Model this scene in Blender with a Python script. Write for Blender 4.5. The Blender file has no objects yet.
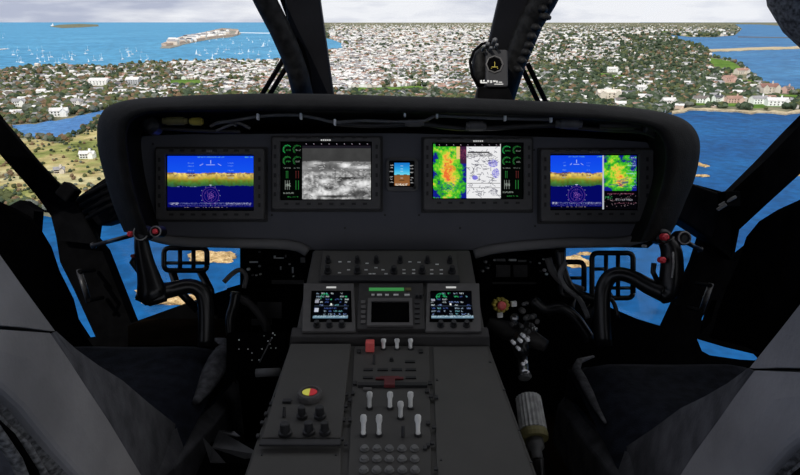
import bpy, math, random
import numpy as np
from mathutils import Vector, Matrix
random.seed(7); rng = np.random.default_rng(7)
SC = bpy.context.scene; COL = SC.collection
F = 600.0; PITCH = math.atan(215.5/600.0)
SP, CP = math.sin(PITCH), math.cos(PITCH)
CAM = Vector((0, 0, 1.1)); FW = Vector((0, CP, -SP)); UP = Vector((0, SP, CP)); RT = Vector((1, 0, 0))
HZ = -120.0                                   # height of the sea below the aircraft floor

# ------------------------------------------------------------------ mapping
def ray(px, py): return FW + RT*((px-400)/F) + UP*((237.5-py)/F)
def P(px, py, d): return CAM + ray(px, py)*d
def G(px, py, z=0.0):
    r = ray(px, py); t = (HZ+z-CAM.z)/r.z
    return CAM + r*t
def SX(px, py, x):
    r = ray(px, py); return CAM + r*(x/r.x)
def pix(p):
    q = Vector(p)-CAM; d = q.dot(FW); return 400+F*q.x/d, 237.5-F*q.dot(UP)/d, d
class Frame:
    def __init__(s, o, ex, ey):
        s.o = Vector(o); s.ex = Vector(ex).normalized(); s.ey = Vector(ey).normalized(); s.n = s.ex.cross(s.ey).normalized()
    def pt(s, u, v, w=0): return s.o+s.ex*u+s.ey*v+s.n*w
    def uv(s, px, py, w=0):
        r = ray(px, py); o = s.o+s.n*w; t = (o-CAM).dot(s.n)/r.dot(s.n); q = CAM+r*t-o
        return q.dot(s.ex), q.dot(s.ey)
WF = Frame((0,0,0), (1,0,0), (0,1,0))         # world frame

# ------------------------------------------------------------------ mesh builder
class MB:
    def __init__(s): s.v = []; s.f = []; s.m = []
    def add(s, vs, fs, mi=0):
        b = len(s.v); s.v += [tuple(x) for x in vs]; s.f += [tuple(b+i for i in f) for f in fs]; s.m += [mi]*len(fs); return s
    def hexa(s, a, mi=0):       # 8 corners: bottom ring 0-3, top ring 4-7
        return s.add(a, [(3,2,1,0),(4,5,6,7),(0,1,5,4),(1,2,6,5),(2,3,7,6),(3,0,4,7)], mi)
    def box(s, fr, a, b, mi=0):
        (x0,y0,z0),(x1,y1,z1) = a, b
        return s.hexa([fr.pt(x0,y0,z0),fr.pt(x1,y0,z0),fr.pt(x1,y1,z0),fr.pt(x0,y1,z0),fr.pt(x0,y0,z1),fr.pt(x1,y0,z1),fr.pt(x1,y1,z1),fr.pt(x0,y1,z1)], mi)
    def prism(s, fr, poly, z0, z1, mi=0):
        n = len(poly)
        vs = [fr.pt(x,y,z0) for x,y in poly]+[fr.pt(x,y,z1) for x,y in poly]
        fs = [tuple(range(n-1,-1,-1)), tuple(range(n,2*n))]+[(i,(i+1)%n,n+(i+1)%n,n+i) for i in range(n)]
        return s.add(vs, fs, mi)
    def lathe(s, fr, c, prof, n=16, mi=0):
        vs = []; fs = []
        for r, z in prof:
            for k in range(n):
                a = 2*math.pi*k/n; vs.append(fr.pt(c[0]+r*math.cos(a), c[1]+r*math.sin(a), z))
        for j in range(len(prof)-1):
            for k in range(n): fs.append((j*n+k, j*n+(k+1)%n, (j+1)*n+(k+1)%n, (j+1)*n+k))
        fs.append(tuple(range(n-1,-1,-1))); m = (len(prof)-1)*n; fs.append(tuple(range(m, m+n)))
        return s.add(vs, fs, mi)
    def tube(s, pts, rs, n=10, mi=0, flat=1.0):
        pts = [Vector(p) for p in pts]
        if not hasattr(rs, '__len__'): rs = [rs]*len(pts)
        vs = []; fs = []; t0 = (pts[1]-pts[0]).normalized()
        a = Vector((0,0,1)) if abs(t0.z) < .9 else Vector((0,1,0))
        nrm = t0.cross(a).normalized()
        for i, p in enumerate(pts):
            t = (pts[min(i+1,len(pts)-1)]-pts[max(i-1,0)]).normalized()
            nrm = (nrm-t*nrm.dot(t)).normalized(); b = t.cross(nrm)
            for k in range(n):
                g = 2*math.pi*k/n; vs.append(p+nrm*(rs[i]*math.cos(g))+b*(rs[i]*flat*math.sin(g)))
        for j in range(len(pts)-1):
            for k in range(n): fs.append((j*n+k, j*n+(k+1)%n, (j+1)*n+(k+1)%n, (j+1)*n+k))
        fs.append(tuple(range(n-1,-1,-1))); m = (len(pts)-1)*n; fs.append(tuple(range(m, m+n)))
        return s.add(vs, fs, mi)
    def loft(s, rows, mi=0, close=False):
        n = len(rows[0]); vs = [p for r in rows for p in r]; fs = []
        for j in range(len(rows)-1):
            for k in range(n-1+(1 if close else 0)):
                fs.append((j*n+k, j*n+(k+1)%n, (j+1)*n+(k+1)%n, (j+1)*n+k))
        return s.add(vs, fs, mi)
    def data(s, name, mats, off=Vector((0,0,0)), smooth=False):
        me = bpy.data.meshes.new(name)
        me.from_pydata([(x-off.x, y-off.y, z-off.z) for x,y,z in s.v], [], s.f)
        for m in (mats if isinstance(mats, (list,tuple)) else [mats]): me.materials.append(m)
        me.polygons.foreach_set('material_index', s.m)
        if smooth: me.polygons.foreach_set('use_smooth', [True]*len(s.f))
        me.update(); return me
    def build(s, name, mats, parent=None, bevel=0, smooth=False, sub=0, fix=True):
        if parent is None:
            a = np.array(s.v); off = Vector(((a[:,0].min()+a[:,0].max())/2, (a[:,1].min()+a[:,1].max())/2, a[:,2].min()))
        else: off = Vector(parent['_o']) if '_o' in parent else Vector((0,0,0))
        me = s.data(name, mats, off, smooth)
        if fix:
            import bmesh
            bm = bmesh.new(); bm.from_mesh(me); bmesh.ops.recalc_face_normals(bm, faces=bm.faces); bm.to_mesh(me); bm.free()
        o = bpy.data.objects.new(name, me); COL.objects.link(o)
        if parent is None: o.location = off
        else: o.parent = parent
        o['_o'] = tuple(off)
        if bevel:
            b = o.modifiers.new('bevel', 'BEVEL'); b.width = bevel; b.segments = 2; b.limit_method = 'ANGLE'; b.angle_limit = math.radians(35)
        if sub:
            b = o.modifiers.new('sub', 'SUBSURF'); b.levels = sub; b.render_levels = sub
        return o
def tag(o, label=None, cat=None, group=None, kind=None):
    if label: o['label'] = label
    if cat: o['category'] = cat
    if group: o['group'] = group
    if kind: o['kind'] = kind
    return o
def thing(name, loc, label, cat, group=None):
    e = bpy.data.objects.new(name, None); e.location = loc; e.empty_display_size = .05; COL.objects.link(e); e['_o'] = tuple(loc)
    return tag(e, label, cat, group)
def struct(o, label=None): o['kind'] = 'structure'; (label and tag(o, label)); return o

# ------------------------------------------------------------------ materials
def lin(c): return tuple((x/255/12.92) if x/255 <= .04045 else ((x/255+.055)/1.055)**2.4 for x in c)
def pm(name, col, rough=.6, metal=0., var=.2, scale=30., bump=0., spec=.5, bscale=None, col2=None, coord='Object'):
    m = bpy.data.materials.new(name); m.use_nodes = True; nt = m.node_tree; N = nt.nodes; L = nt.links
    b = N['Principled BSDF']; b.inputs['Roughness'].default_value = rough; b.inputs['Metallic'].default_value = metal
    b.inputs['Specular IOR Level'].default_value = spec
    tc = N.new('ShaderNodeTexCoord'); no = N.new('ShaderNodeTexNoise'); no.inputs['Scale'].default_value = scale; no.inputs['Detail'].default_value = 4
    L.new(tc.outputs[coord], no.inputs['Vector'])
    cr = N.new('ShaderNodeValToRGB'); c2 = col2 or tuple(x*(1+var) for x in col); c1 = col if col2 else tuple(x*(1-var) for x in col)
    cr.color_ramp.elements[0].position = .35; cr.color_ramp.elements[1].position = .65
    cr.color_ramp.elements[0].color = (*c1, 1); cr.color_ramp.elements[1].color = (*c2, 1)
    L.new(no.outputs['Fac'], cr.inputs['Fac']); L.new(cr.outputs['Color'], b.inputs['Base Color'])
    if bump:
        n2 = N.new('ShaderNodeTexNoise'); n2.inputs['Scale'].default_value = bscale or scale*8; n2.inputs['Detail'].default_value = 3
        L.new(tc.outputs[coord], n2.inputs['Vector']); bp = N.new('ShaderNodeBump'); bp.inputs['Strength'].default_value = bump; bp.inputs['Distance'].default_value = .002
        L.new(n2.outputs['Fac'], bp.inputs['Height']); L.new(bp.outputs['Normal'], b.inputs['Normal'])
    return m
M = {}
M['black'] = pm('matte_black', (.0028,.0028,.003), .9, spec=.0)
M['frame'] = pm('frame_black', (.0025,.0025,.0028), .7, var=.4, scale=18, bump=.3, spec=.02)
M['tape_glint'] = pm('taped_tube_glint', (.003,.003,.003), .6, col2=(.013,.013,.013), scale=45, bump=.6, bscale=90, spec=.15)  # paler noise flecks are highlights put into the colour
M['post'] = pm('post_grey', (.015,.015,.017), .6, var=.15, scale=9, bump=.15, spec=.12)
M['hood'] = pm('hood_leather', (.0098,.0098,.0093), .8, var=.3, scale=25, bump=.6, bscale=300, spec=.12)
M['compass'] = pm('compass_grey', (.034,.034,.036), .6, var=.1, scale=20, spec=.2)
M['roll'] = pm('roll_paint', (.19,.185,.18), .7, var=.08, scale=12, spec=.15)
M['panel'] = pm('panel_paint', (.098,.098,.110), .6, var=.06, scale=6, spec=.25)
M['bezel'] = pm('bezel_paint', (.105,.100,.096), .55, var=.06, scale=60, spec=.3)
M['bezel_dark'] = pm('bezel_recess', (.034,.032,.031), .5, var=.1, scale=60, spec=.3)
M['console'] = pm('console_paint', (.080,.077,.071), .6, var=.08, scale=12, bump=.1, spec=.25)
M['console2'] = pm('console_plate', (.088,.085,.078), .6, var=.05, scale=12, bump=.1, spec=.25)
M['knob'] = pm('knob_black', (.018,.018,.019), .45, spec=.4)
M['white'] = pm('lever_white', (.75,.75,.72), .5)
M['key'] = pm('key_grey', (.16,.16,.155), .5)
M['red'] = pm('guard_red', (.85,.13,.12), .45)
M['button'] = pm('button_red', (.85,.04,.06), .4)
M['red_dim'] = pm('handle_red', (.14,.016,.02), .5)
M['yellow'] = pm('tag_yellow', (.45,.36,.05), .6)
M['olive'] = pm('olive_tape', (.16,.14,.05), .6)
M['steel'] = pm('steel', (.45,.45,.46), .3, 1., var=.2)
M['cable'] = pm('cable_grey', (.10,.10,.10), .5)
M['armor'] = pm('armour_cloth', (.28,.272,.272), .85, var=.22, scale=5, bump=.5, bscale=160, spec=.15)
M['armor2'] = pm('armour_edge', (.085,.085,.092), .8, var=.3, scale=22, bump=.5, bscale=200, spec=.15)
M['cloth'] = pm('black_cloth', (.003,.003,.0033), .95, var=.3, scale=18, bump=.6, spec=0)
M['cushion'] = pm('cushion_navy', (.012,.014,.021), .9, var=.35, scale=40, bump=.8, bscale=350, spec=.1)
M['edge_highlight'] = pm('cushion_edge_highlight', (.075,.075,.083), .8, var=.5, scale=60, bump=.8)  # cushion edge made paler, its highlight put into the colour
M['web'] = pm('webbing', (.16,.16,.16), .8, var=.7, scale=150, bump=.8)
M['plastic'] = pm('grip_black', (.006,.006,.0065), .3, spec=.35)
M['floor'] = pm('floor_brown', (.007,.005,.0035), .9, var=.3, scale=8, spec=0)
M['ribbed'] = pm('ribbed_grey', (.30,.30,.29), .5, var=.25, scale=60)
M['paper'] = pm('grey_sheet', (.12,.12,.125), .6)
M['white_glint'] = pm('white_glint_fitting', (.9,.9,.9), .3, 0)  # matte near-white, sky glints on fittings put into the colour
M['grey_glint'] = pm('grey_glint_fitting', (.6,.6,.6), .3, 0)  # matte grey, dimmer sky glints put into the colour
def glass(name):
    m = bpy.data.materials.new(name); m.use_nodes = True; nt = m.node_tree; N = nt.nodes; L = nt.links; N.clear()
    o = N.new('ShaderNodeOutputMaterial'); mx = N.new('ShaderNodeMixShader'); t = N.new('ShaderNodeBsdfTransparent'); g = N.new('ShaderNodeBsdfGlossy')
    t.inputs['Color'].default_value = (.985,.99,.99,1); g.inputs['Roughness'].default_value = .02; mx.inputs[0].default_value = .012
    L.new(t.outputs[0], mx.inputs[1]); L.new(g.outputs[0], mx.inputs[2]); L.new(mx.outputs[0], o.inputs['Surface']); return m
M['glass'] = glass('window_glass')
def screen_mat():
    m = bpy.data.materials.new('screen_image'); m.use_nodes = True; nt = m.node_tree; N = nt.nodes; L = nt.links; N.clear()
    o = N.new('ShaderNodeOutputMaterial'); e = N.new('ShaderNodeEmission'); a = N.new('ShaderNodeAttribute'); a.attribute_name = 'img'
    e.inputs['Strength'].default_value = 1.0
    L.new(a.outputs['Color'], e.inputs['Color']); L.new(e.outputs[0], o.inputs['Surface']); return m
M['screen'] = screen_mat()
def emit(name, c, s):
    m = bpy.data.materials.new(name); m.use_nodes = True; b = m.node_tree.nodes['Principled BSDF']
    b.inputs['Base Color'].default_value = (*[x*.3 for x in c],1); b.inputs['Emission Color'].default_value = (*c,1); b.inputs['Emission Strength'].default_value = s; return m
M['green_lamp'] = emit('green_lamp', (.08,.5,.12), .35)
M['legend'] = emit('glowing_lettering', (.8,.8,.78), .55)  # maker lettering glows to look brighter, no lamp behind it

# ------------------------------------------------------------------ camera, world, sun
cam = bpy.data.cameras.new('camera'); co = bpy.data.objects.new('camera', cam); COL.objects.link(co); SC.camera = co
cam.sensor_width = 36; cam.lens = F/800*36; cam.clip_start = .02; cam.clip_end = 200000
co.location = CAM; co.rotation_euler = (math.pi/2-PITCH, 0, 0)
SC.view_settings.view_transform = 'Standard'; SC.view_settings.look = 'None'; SC.view_settings.gamma = 1; SC.view_settings.exposure = 0
SC.view_settings.use_curve_mapping = False
w = bpy.data.worlds.new('world'); SC.world = w; w.use_nodes = True; N = w.node_tree.nodes; L = w.node_tree.links
bg = N['Background']; tc = N.new('ShaderNodeTexCoord'); mp = N.new('ShaderNodeMapping'); mp.inputs['Scale'].default_value = (5,5,26)
no = N.new('ShaderNodeTexNoise'); no.inputs['Scale'].default_value = 1.3; no.inputs['Detail'].default_value = 6; no.inputs['Roughness'].default_value = .55
cr = N.new('ShaderNodeValToRGB'); e = cr.color_ramp.elements
e[0].position = .30; e[0].color = (*lin((186,192,212)),1); e[1].position = .62; e[1].color = (*lin((246,247,252)),1)
sx_ = N.new('ShaderNodeSeparateXYZ'); L.new(tc.outputs['Generated'], sx_.inputs[0]); ma = N.new('ShaderNodeMapRange'); ma.inputs['From Min'].default_value = -.5; ma.inputs['From Max'].default_value = .25; ma.inputs['To Min'].default_value = -.14; ma.inputs['To Max'].default_value = .12
L.new(sx_.outputs['X'], ma.inputs['Value']); ad = N.new('ShaderNodeMath'); ad.operation = 'ADD'; L.new(no.outputs['Fac'], ad.inputs[0]); L.new(ma.outputs[0], ad.inputs[1])
L.new(tc.outputs['Generated'], mp.inputs['Vector']); L.new(mp.outputs[0], no.inputs['Vector']); L.new(ad.outputs[0], cr.inputs['Fac']); L.new(cr.outputs[0], bg.inputs['Color'])
bg.inputs['Strength'].default_value = 1.0
sl = bpy.data.lights.new('sun', 'SUN'); sl.energy = 2.6; sl.angle = .01; sl.color = (1,.96,.9)
so = bpy.data.objects.new('sun', sl); COL.objects.link(so); so.location = (-2,-3,6)
so.rotation_euler = Vector((.35, .62, -.72)).to_track_quat('-Z', 'Y').to_euler()

# ================================================================== OUTSIDE
def inpoly(x, y, poly):
    c = False; n = len(poly); j = n-1
    for i in range(n):
        xi, yi = poly[i]; xj, yj = poly[j]
        if (yi > y) != (yj > y) and x < (xj-xi)*(y-yi)/(yj-yi)+xi: c = not c
        j = i
    return c
def sheet(name, poly, z, mat, label, edge=None):
    import bmesh
    pts = []
    for i, (a, b) in enumerate(zip(poly, poly[1:]+poly[:1])):      # wobble the shoreline a little
        n = max(1, int(math.hypot(a[0]-b[0], a[1]-b[1])/6))
        for k in range(n):
            t = k/n; x = a[0]+(b[0]-a[0])*t; y = a[1]+(b[1]-a[1])*t
            j = 0 if (k == 0) else (y-22)*.012
            pts.append((x+random.uniform(-1,1)*j*2, max(22.25, y+random.uniform(-1,1)*j)))
    bm = bmesh.new(); vs = [bm.verts.new(G(x, y, z)) for x, y in pts]
    f = bm.faces.new(vs); 
    if f.normal.z < 0 or True:
        f.normal_update()
        if f.normal.z < 0: f.normal_flip()
    ext = bmesh.ops.extrude_face_region(bm, geom=[f])
    for v in [x for x in ext['geom'] if isinstance(x, bmesh.types.BMVert)]: v.co.z -= max(.6, z+.3) if z > .4 else .3
    bmesh.ops.triangulate(bm, faces=bm.faces[:]); bmesh.ops.recalc_face_normals(bm, faces=bm.faces)
    me = bpy.data.meshes.new(name); bm.to_mesh(me); bm.free(); me.materials.append(mat)
    o = bpy.data.objects.new(name, me); COL.objects.link(o); tag(o, label, kind='structure'); return o

def ground_mat(name, cols, scale, fine):
    m = bpy.data.materials.new(name); m.use_nodes = True; nt = m.node_tree; N = nt.nodes; L = nt.links; b = N['Principled BSDF']
    b.inputs['Roughness'].default_value = .95; b.inputs['Specular IOR Level'].default_value = 0
    g = N.new('ShaderNodeNewGeometry'); n1 = N.new('ShaderNodeTexNoise'); n1.inputs['Scale'].default_value = scale; n1.inputs['Detail'].default_value = 8; n1.inputs['Roughness'].default_value = .65
    L.new(g.outputs['Position'], n1.inputs['Vector'])
    cr = N.new('ShaderNodeValToRGB'); el = cr.color_ramp.elements
    while len(el) < len(cols): el.new(.5)
    for i, c in enumerate(cols): el[i].position = .34+.32*i/(len(cols)-1); el[i].color = (*lin(c), 1)
    L.new(n1.outputs['Fac'], cr.inputs['Fac'])
    n2 = N.new('ShaderNodeTexNoise'); n2.inputs['Scale'].default_value = fine; n2.inputs['Detail'].default_value = 3; L.new(g.outputs['Position'], n2.inputs['Vector'])
    mx = N.new('ShaderNodeMix'); mx.data_type = 'RGBA'; mx.blend_type = 'OVERLAY'; mx.inputs[0].default_value = .7
    L.new(cr.outputs[0], mx.inputs[6]); L.new(n2.outputs['Fac'], mx.inputs[7]); L.new(mx.outputs[2], b.inputs['Base Color']); return m
def sea_mat(name, c1, c2, scale=.004):
    m = ground_mat(name, [c1, c2], scale, scale*12); nt = m.node_tree; b = nt.nodes['Principled BSDF']
    b.inputs['Roughness'].default_value = .6; b.inputs['Specular IOR Level'].default_value = .05; return m
GM = {
 'land': ground_mat('land', [(84,94,78),(104,108,92),(142,136,110),(122,126,100)], .006, .05),
 'field': ground_mat('field', [(96,104,58),(140,144,86),(176,160,112),(190,182,138),(118,104,76)], .012, .09),
 'lawn': ground_mat('lawn', [(80,112,52),(112,140,66)], .02, .1),
 'town': ground_mat('town_ground', [(110,112,100),(150,146,136),(176,170,160)], .01, .05),
 'sand': ground_mat('sand', [(176,160,130),(205,190,160)], .02, .3),
 'rock': ground_mat('rock', [(120,96,66),(190,160,112),(222,196,150)], .25, 1.2),
 'bay': sea_mat('bay_water', (70,138,178), (92,160,196), .002),
 'lagoon': sea_mat('far_sea_bright', (50,104,152), (70,128,172), .003),
 'ocean': sea_mat('ocean_water', (6,70,124), (18,92,148), .01),
 'inlet': sea_mat('inlet_water', (72,118,172), (92,142,190), .01),
}
# the sea: one big disc
mb = MB(); n = 64; R = 90000
mb.add([(R*math.cos(2*math.pi*k/n), R*math.sin(2*math.pi*k/n), HZ) for k in range(n)], [tuple(range(n))])
o = mb.build('sea', GM['ocean'], fix=False); struct(o, 'deep blue sea filling the view below the aircraft')
BAY = [(-200,22.3),(320,22.3),(345,30),(350,52),(300,72),(100,80),(-200,90)]
sheet('bay', BAY, .3, GM['bay'], 'pale turquoise harbour bay dotted with boats')
sheet('lagoon', [(640,22.3),(900,22.3),(900,99),(700,99),(640,60)], .3, GM['lagoon'], 'brighter blue water round the sand bar')  # sea brightening with distance put into a brighter coloured sheet
LAND = [(-250,72),(0,70),(15,68),(32,66),(72,66),(100,67),(112,67),(135,63),(165,62),(215,61),(270,61),(310,56),(326,51),(342,49),(343,44),(335,40),(326,38),(322,30),(322,22.6),
        (700,22.6),(735,24),(742,29),(735,35),(715,37),(690,37),(662,34),(672,38),(700,46),(708,50),(712,56),(733,61),(742,66),(752,74),(757,80),(768,86),(785,92),(830,94),(860,110),(800,108),(780,111),(745,110),(710,108),(690,107),(672,111),
        (560,145),(350,180),(180,200),(110,206),(84,213),(60,214),(44,213),(30,214),(0,206),(-150,190),(-300,130)]
sheet('land', LAND, 2.0, GM['land'], 'wooded coastal land spreading to the skyline')
FORT = [(160,48),(164,44),(178,38),(200,33),(222,28),(238,29),(241,34),(232,37),(212,39),(190,43),(170,48)]
sheet('fort_headland', FORT, 2.5, GM['town'], 'low headland under the fort reaching into the bay')
ISLE = [(50,26.5),(60,24.6),(80,23.8),(98,24.5),(99,26.3),(80,27.4),(62,28)]
sheet('islet', ISLE, 2.5, GM['land'], 'flat islet far out in the bay')
INLET = [(10,125),(30,124),(60,120),(96,112),(150,100),(150,108),(97,118),(90,126),(76,133),(62,140),(46,138),(28,137),(14,133)]
sheet('inlet', INLET, 2.4, GM['inlet'], 'dark blue pond between woods and pale fields')
FIELD = [(14,137),(46,141),(64,142),(90,130),(130,118),(150,190),(100,204),(60,211),(44,210),(20,208),(0,198),(-80,165),(-80,140),(0,146)]
sheet('field', FIELD, 2.3, GM['field'], 'pale green and straw coloured coastal fields')
LAWNS = [[(708,57),(733,62),(742,68),(735,72),(712,68)],[(600,73),(628,76),(626,79),(602,78)],[(735,79),(752,80),(757,84),(742,84)],
         [(680,104),(700,105),(745,107),(790,107),(790,104),(740,102),(690,101)],[(615,99),(640,102),(636,105),(612,103)],[(775,94),(800,95),(800,101),(778,100)],[(170,80),(200,80),(205,86),(172,87)],[(660,31),(680,33),(690,36),(664,33)],[(345,88),(420,86),(440,92),(350,93)]]
for l in LAWNS: sheet('lawn', l, 2.7, GM['lawn'], 'bright mown lawn among trees by the shore')
BEACH = [(706,49.2),(760,47.2),(860,44.8),(860,46.8),(760,49.6),(708,51.6)]
sheet('beach', BEACH, 2.9, GM['sand'], 'sand bar causeway between two stretches of water')
SHORE = [(672,111),(690,107),(710,108),(745,110),(780,111),(830,108),(830,110),(780,113),(745,112),(710,110),(690,109),(672,113)]
sheet('shore', SHORE, 2.2, GM['sand'], 'narrow stony shore under the mansions')
FAR = [(650,22.5),(860,22.5),(860,28),(790,26.5),(760,24.5),(700,24),(650,23.5)]
sheet('land', FAR, 2.2, GM['land'], 'distant shoreline beyond the lagoon')
LAKE = [(655,33),(668,37),(700,42),(790,38),(860,36)]

# ---- trees
TM = [pm('tree_dark', lin((62,74,58)), 1, var=.35, scale=.15, spec=0, coord='Object'), pm('tree_olive', lin((92,98,66)), 1, var=.35, scale=.15, spec=0),
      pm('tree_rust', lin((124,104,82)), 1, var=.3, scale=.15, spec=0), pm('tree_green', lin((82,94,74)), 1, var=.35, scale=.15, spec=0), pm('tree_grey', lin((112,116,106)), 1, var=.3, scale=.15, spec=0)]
ph = (1+5**.5)/2
ICO_V = np.array([(-1,ph,0),(1,ph,0),(-1,-ph,0),(1,-ph,0),(0,-1,ph),(0,1,ph),(0,-1,-ph),(0,1,-ph),(ph,0,-1),(ph,0,1),(-ph,0,-1),(-ph,0,1)])/math.sqrt(1+ph*ph)
ICO_F = [(0,11,5),(0,5,1),(0,1,7),(0,7,10),(0,10,11),(1,5,9),(5,11,4),(11,10,2),(10,7,6),(7,1,8),(3,9,4),(3,4,2),(3,2,6),(3,6,8),(3,8,9),(4,9,5),(2,4,11),(6,2,10),(8,6,7),(9,8,1)]
def hidden(px, py):     # behind the instrument hood or the posts: nothing shows there
    if 160 < px < 640 and py > 122: return True
    if px < 110 and py > 214: return True
    return False
def on_land(px, py): return inpoly(px, py, LAND) and not inpoly(px, py, INLET) and not (py < 50 and inpoly(px,py,BAY) and px < 322)
TOWN = [([(330,23),(545,23),(545,45),(520,92),(330,92)], .9), ([(170,63),(300,60),(300,92),(215,92),(180,80)], .42), ([(545,23),(640,23),(700,27),(735,33),(640,34),(600,60),(545,62)], .40)]
def town_w(px, py):
    for poly, v in TOWN:
        if inpoly(px, py, poly):
            if 380 < px < 545 and py > 68: return .42
            if 460 < px < 545 and py > 45: return .55
            return v
    return (.10 if px < 300 else .055) if py < 96 else .04
trees = []; houses = []
MAN = [(767,93,9),(776,106,9),(758,104,8),(733,103,8),(717,102,5),(700,103,7),(668,105,6),(786,93,5),(741,74,8),(728,82,7),(608,98,10),(612,72,6),(641,91,5),(100,85,9),(134,84,7),(60,116,7),(78,106,6),(88,158,8),(60,173,7),(20,106,6)]
def near_man(px, py): return any(abs(px-x) < w_ and -3 < py-y < 5 for x, y, w_ in MAN)
def vis_lawn(px, py): return any(inpoly(px, py, l) for l in LAWNS)
while len(trees) < 18500:
    px = random.uniform(-25, 825); py = 22.7+(random.random()**1.1)*190
    if hidden(px, py) or not on_land(px, py) or vis_lawn(px, py): continue
    if inpoly(px, py, FIELD) and random.random() > .15: continue
    if near_man(px, py): continue
    if random.random() < town_w(px, py)*.85 or (px < 300 and random.random() < .22): continue
    p = G(px, py, 2.0); d = math.hypot(p.x, p.y)
    if d > 4500: k_far = 1
    r = random.uniform(3.2, 7.0)*min(2.6, max(.9 if py < 115 else .6, d/2200))
    if inpoly(px, py, FIELD): r *= .5
    if px > 540: k = random.choices(range(5), [6,3,1,4,2])[0]
    elif px < 270: k = random.choices(range(5), [2,4,3,2,2])[0]
    else: k = random.choices(range(5), [4,3,2,2,3])[0]
    if py < 34 and random.random() < .5: k = 4  # skyline trees often greyed, distance haze put into their colour
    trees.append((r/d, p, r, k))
HC = [(240,236,230),(255,255,252),(224,214,200),(206,186,170),(200,202,206)]
RC = [(160,158,160),(124,116,112),(225,222,218),(168,134,120),(96,96,102)]
HM = [pm('house_wall', lin(c), .8, var=.08, scale=.2, spec=.1) for c in HC]
RM = [pm('house_roof', lin(c), .85, var=.12, scale=.3, spec=.1) for c in RC]
def house(mb, x, y, z, l, w_, h, a, rh, mi, ri):
    ca, sa = math.cos(a), math.sin(a)
    def q(u, v, t): return (x+u*ca-v*sa, y+u*sa+v*ca, z+t)
    L2, W2 = l/2, w_/2
    mb.add([q(-L2,-W2,0),q(L2,-W2,0),q(L2,W2,0),q(-L2,W2,0),q(-L2,-W2,h),q(L2,-W2,h),q(L2,W2,h),q(-L2,W2,h),q(-L2,0,h+rh),q(L2,0,h+rh)],
           [(0,1,5,4),(2,3,7,6),(3,0,4,8,7),(1,2,6,9,5)], mi)
    e = .5; L3, W3 = L2+e, W2+e
    mb.add([q(-L3,-W3,h-.3),q(L3,-W3,h-.3),q(L3,0,h+rh+.1),q(-L3,0,h+rh+.1),q(L3,W3,h-.3),q(-L3,W3,h-.3)], [(0,1,2,3),(2,4,5,3)], ri)
n_t = 0
while len(houses) < 9600:
    px = random.uniform(-20, 820); py = 22.7+(random.random()**1.15)*180
    if hidden(px, py) or not on_land(px, py) or vis_lawn(px, py) or near_man(px, py) or inpoly(px, py, FIELD) or (px < 130 and py > 117): continue
    if random.random() > town_w(px, py): continue
    p = G(px, py, 2.0); d = math.hypot(p.x, p.y)
    s = min(2.3, max(.75, d/2600))*random.uniform(.7, 1.5)
    houses.append((s/d, p, s, random.choices(range(5), [5,8,3,2,2])[0], random.choices(range(5), [4,2,7,2,1])[0], random.uniform(-.5,.5)+random.choice([0,math.pi/2]), random.uniform(3.2,7)))
trees.sort(key=lambda t: -t[0]); houses.sort(key=lambda t: -t[0])
# crown shapes shared by the nearest trees
def crown(seed, k):
    rs = random.Random(seed); mb = MB()
    for j in range(6):
        c = np.array([rs.uniform(-.5,.5), rs.uniform(-.5,.5), rs.uniform(.75,1.5)]); rr = rs.uniform(.45,.7)
        v = ICO_V*rr*np.array([rs.uniform(.85,1.15) for _ in range(3)])+c
        mb.add([tuple(x) for x in v], ICO_F)
    return mb.data('deciduous_tree', TM[k])
def trunk_data():
    mb = MB(); mb.tube([(0,0,-.3),(0,0,.4),(0,0,.9)], [.1,.08,.05], 6); return mb.data('trunk', M['olive'])
CR = {k: [crown(k*10+j, k) for j in range(3)] for k in range(5)}; TR = trunk_data()
NT = ['dark green', 'olive green', 'rust brown', 'mid green', 'grey green']
def place_of(px, py):
    if py > 138: return 'standing in the pale coastal fields', 'field trees'
    if px < 270: return ('in the woods between the harbour bay and the dark pond', 'trees by the pond')
    if px > 545: return 'in the woods of the wooded peninsula beside the sand bar', 'peninsula trees'
    return 'between the white houses of the town', 'town trees'
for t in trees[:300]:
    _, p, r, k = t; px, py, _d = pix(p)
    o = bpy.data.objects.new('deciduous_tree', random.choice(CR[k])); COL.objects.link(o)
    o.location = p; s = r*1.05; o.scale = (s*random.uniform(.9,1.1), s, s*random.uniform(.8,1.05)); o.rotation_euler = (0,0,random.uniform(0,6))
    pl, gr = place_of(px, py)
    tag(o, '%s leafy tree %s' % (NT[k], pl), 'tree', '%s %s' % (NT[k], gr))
    c = bpy.data.objects.new('trunk', TR); COL.objects.link(c); c.parent = o
def mass(items, name, label, cat):
    nv = len(ICO_V); V = np.empty((len(items)*nv, 3)); Fc = []; mi = []
    for i, (_, p, r, k) in enumerate(items):
        V[i*nv:(i+1)*nv] = ICO_V*np.array([r, r, r*.95])*rng.uniform(.75,1.25,(nv,1))+np.array([p.x, p.y, p.z+r*.75])
        Fc += [tuple(i*nv+a for a in f) for f in ICO_F]; mi += [k]*20
    me = bpy.data.meshes.new(name); me.from_pydata(V.tolist(), [], Fc); [me.materials.append(m) for m in TM]
    me.polygons.foreach_set('material_index', mi); o = bpy.data.objects.new(name, me); COL.objects.link(o); tag(o, label, cat, kind='stuff')
mass(trees[300:], 'woodland', 'dense autumn woodland covering the coastal land to the skyline', 'trees')
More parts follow.
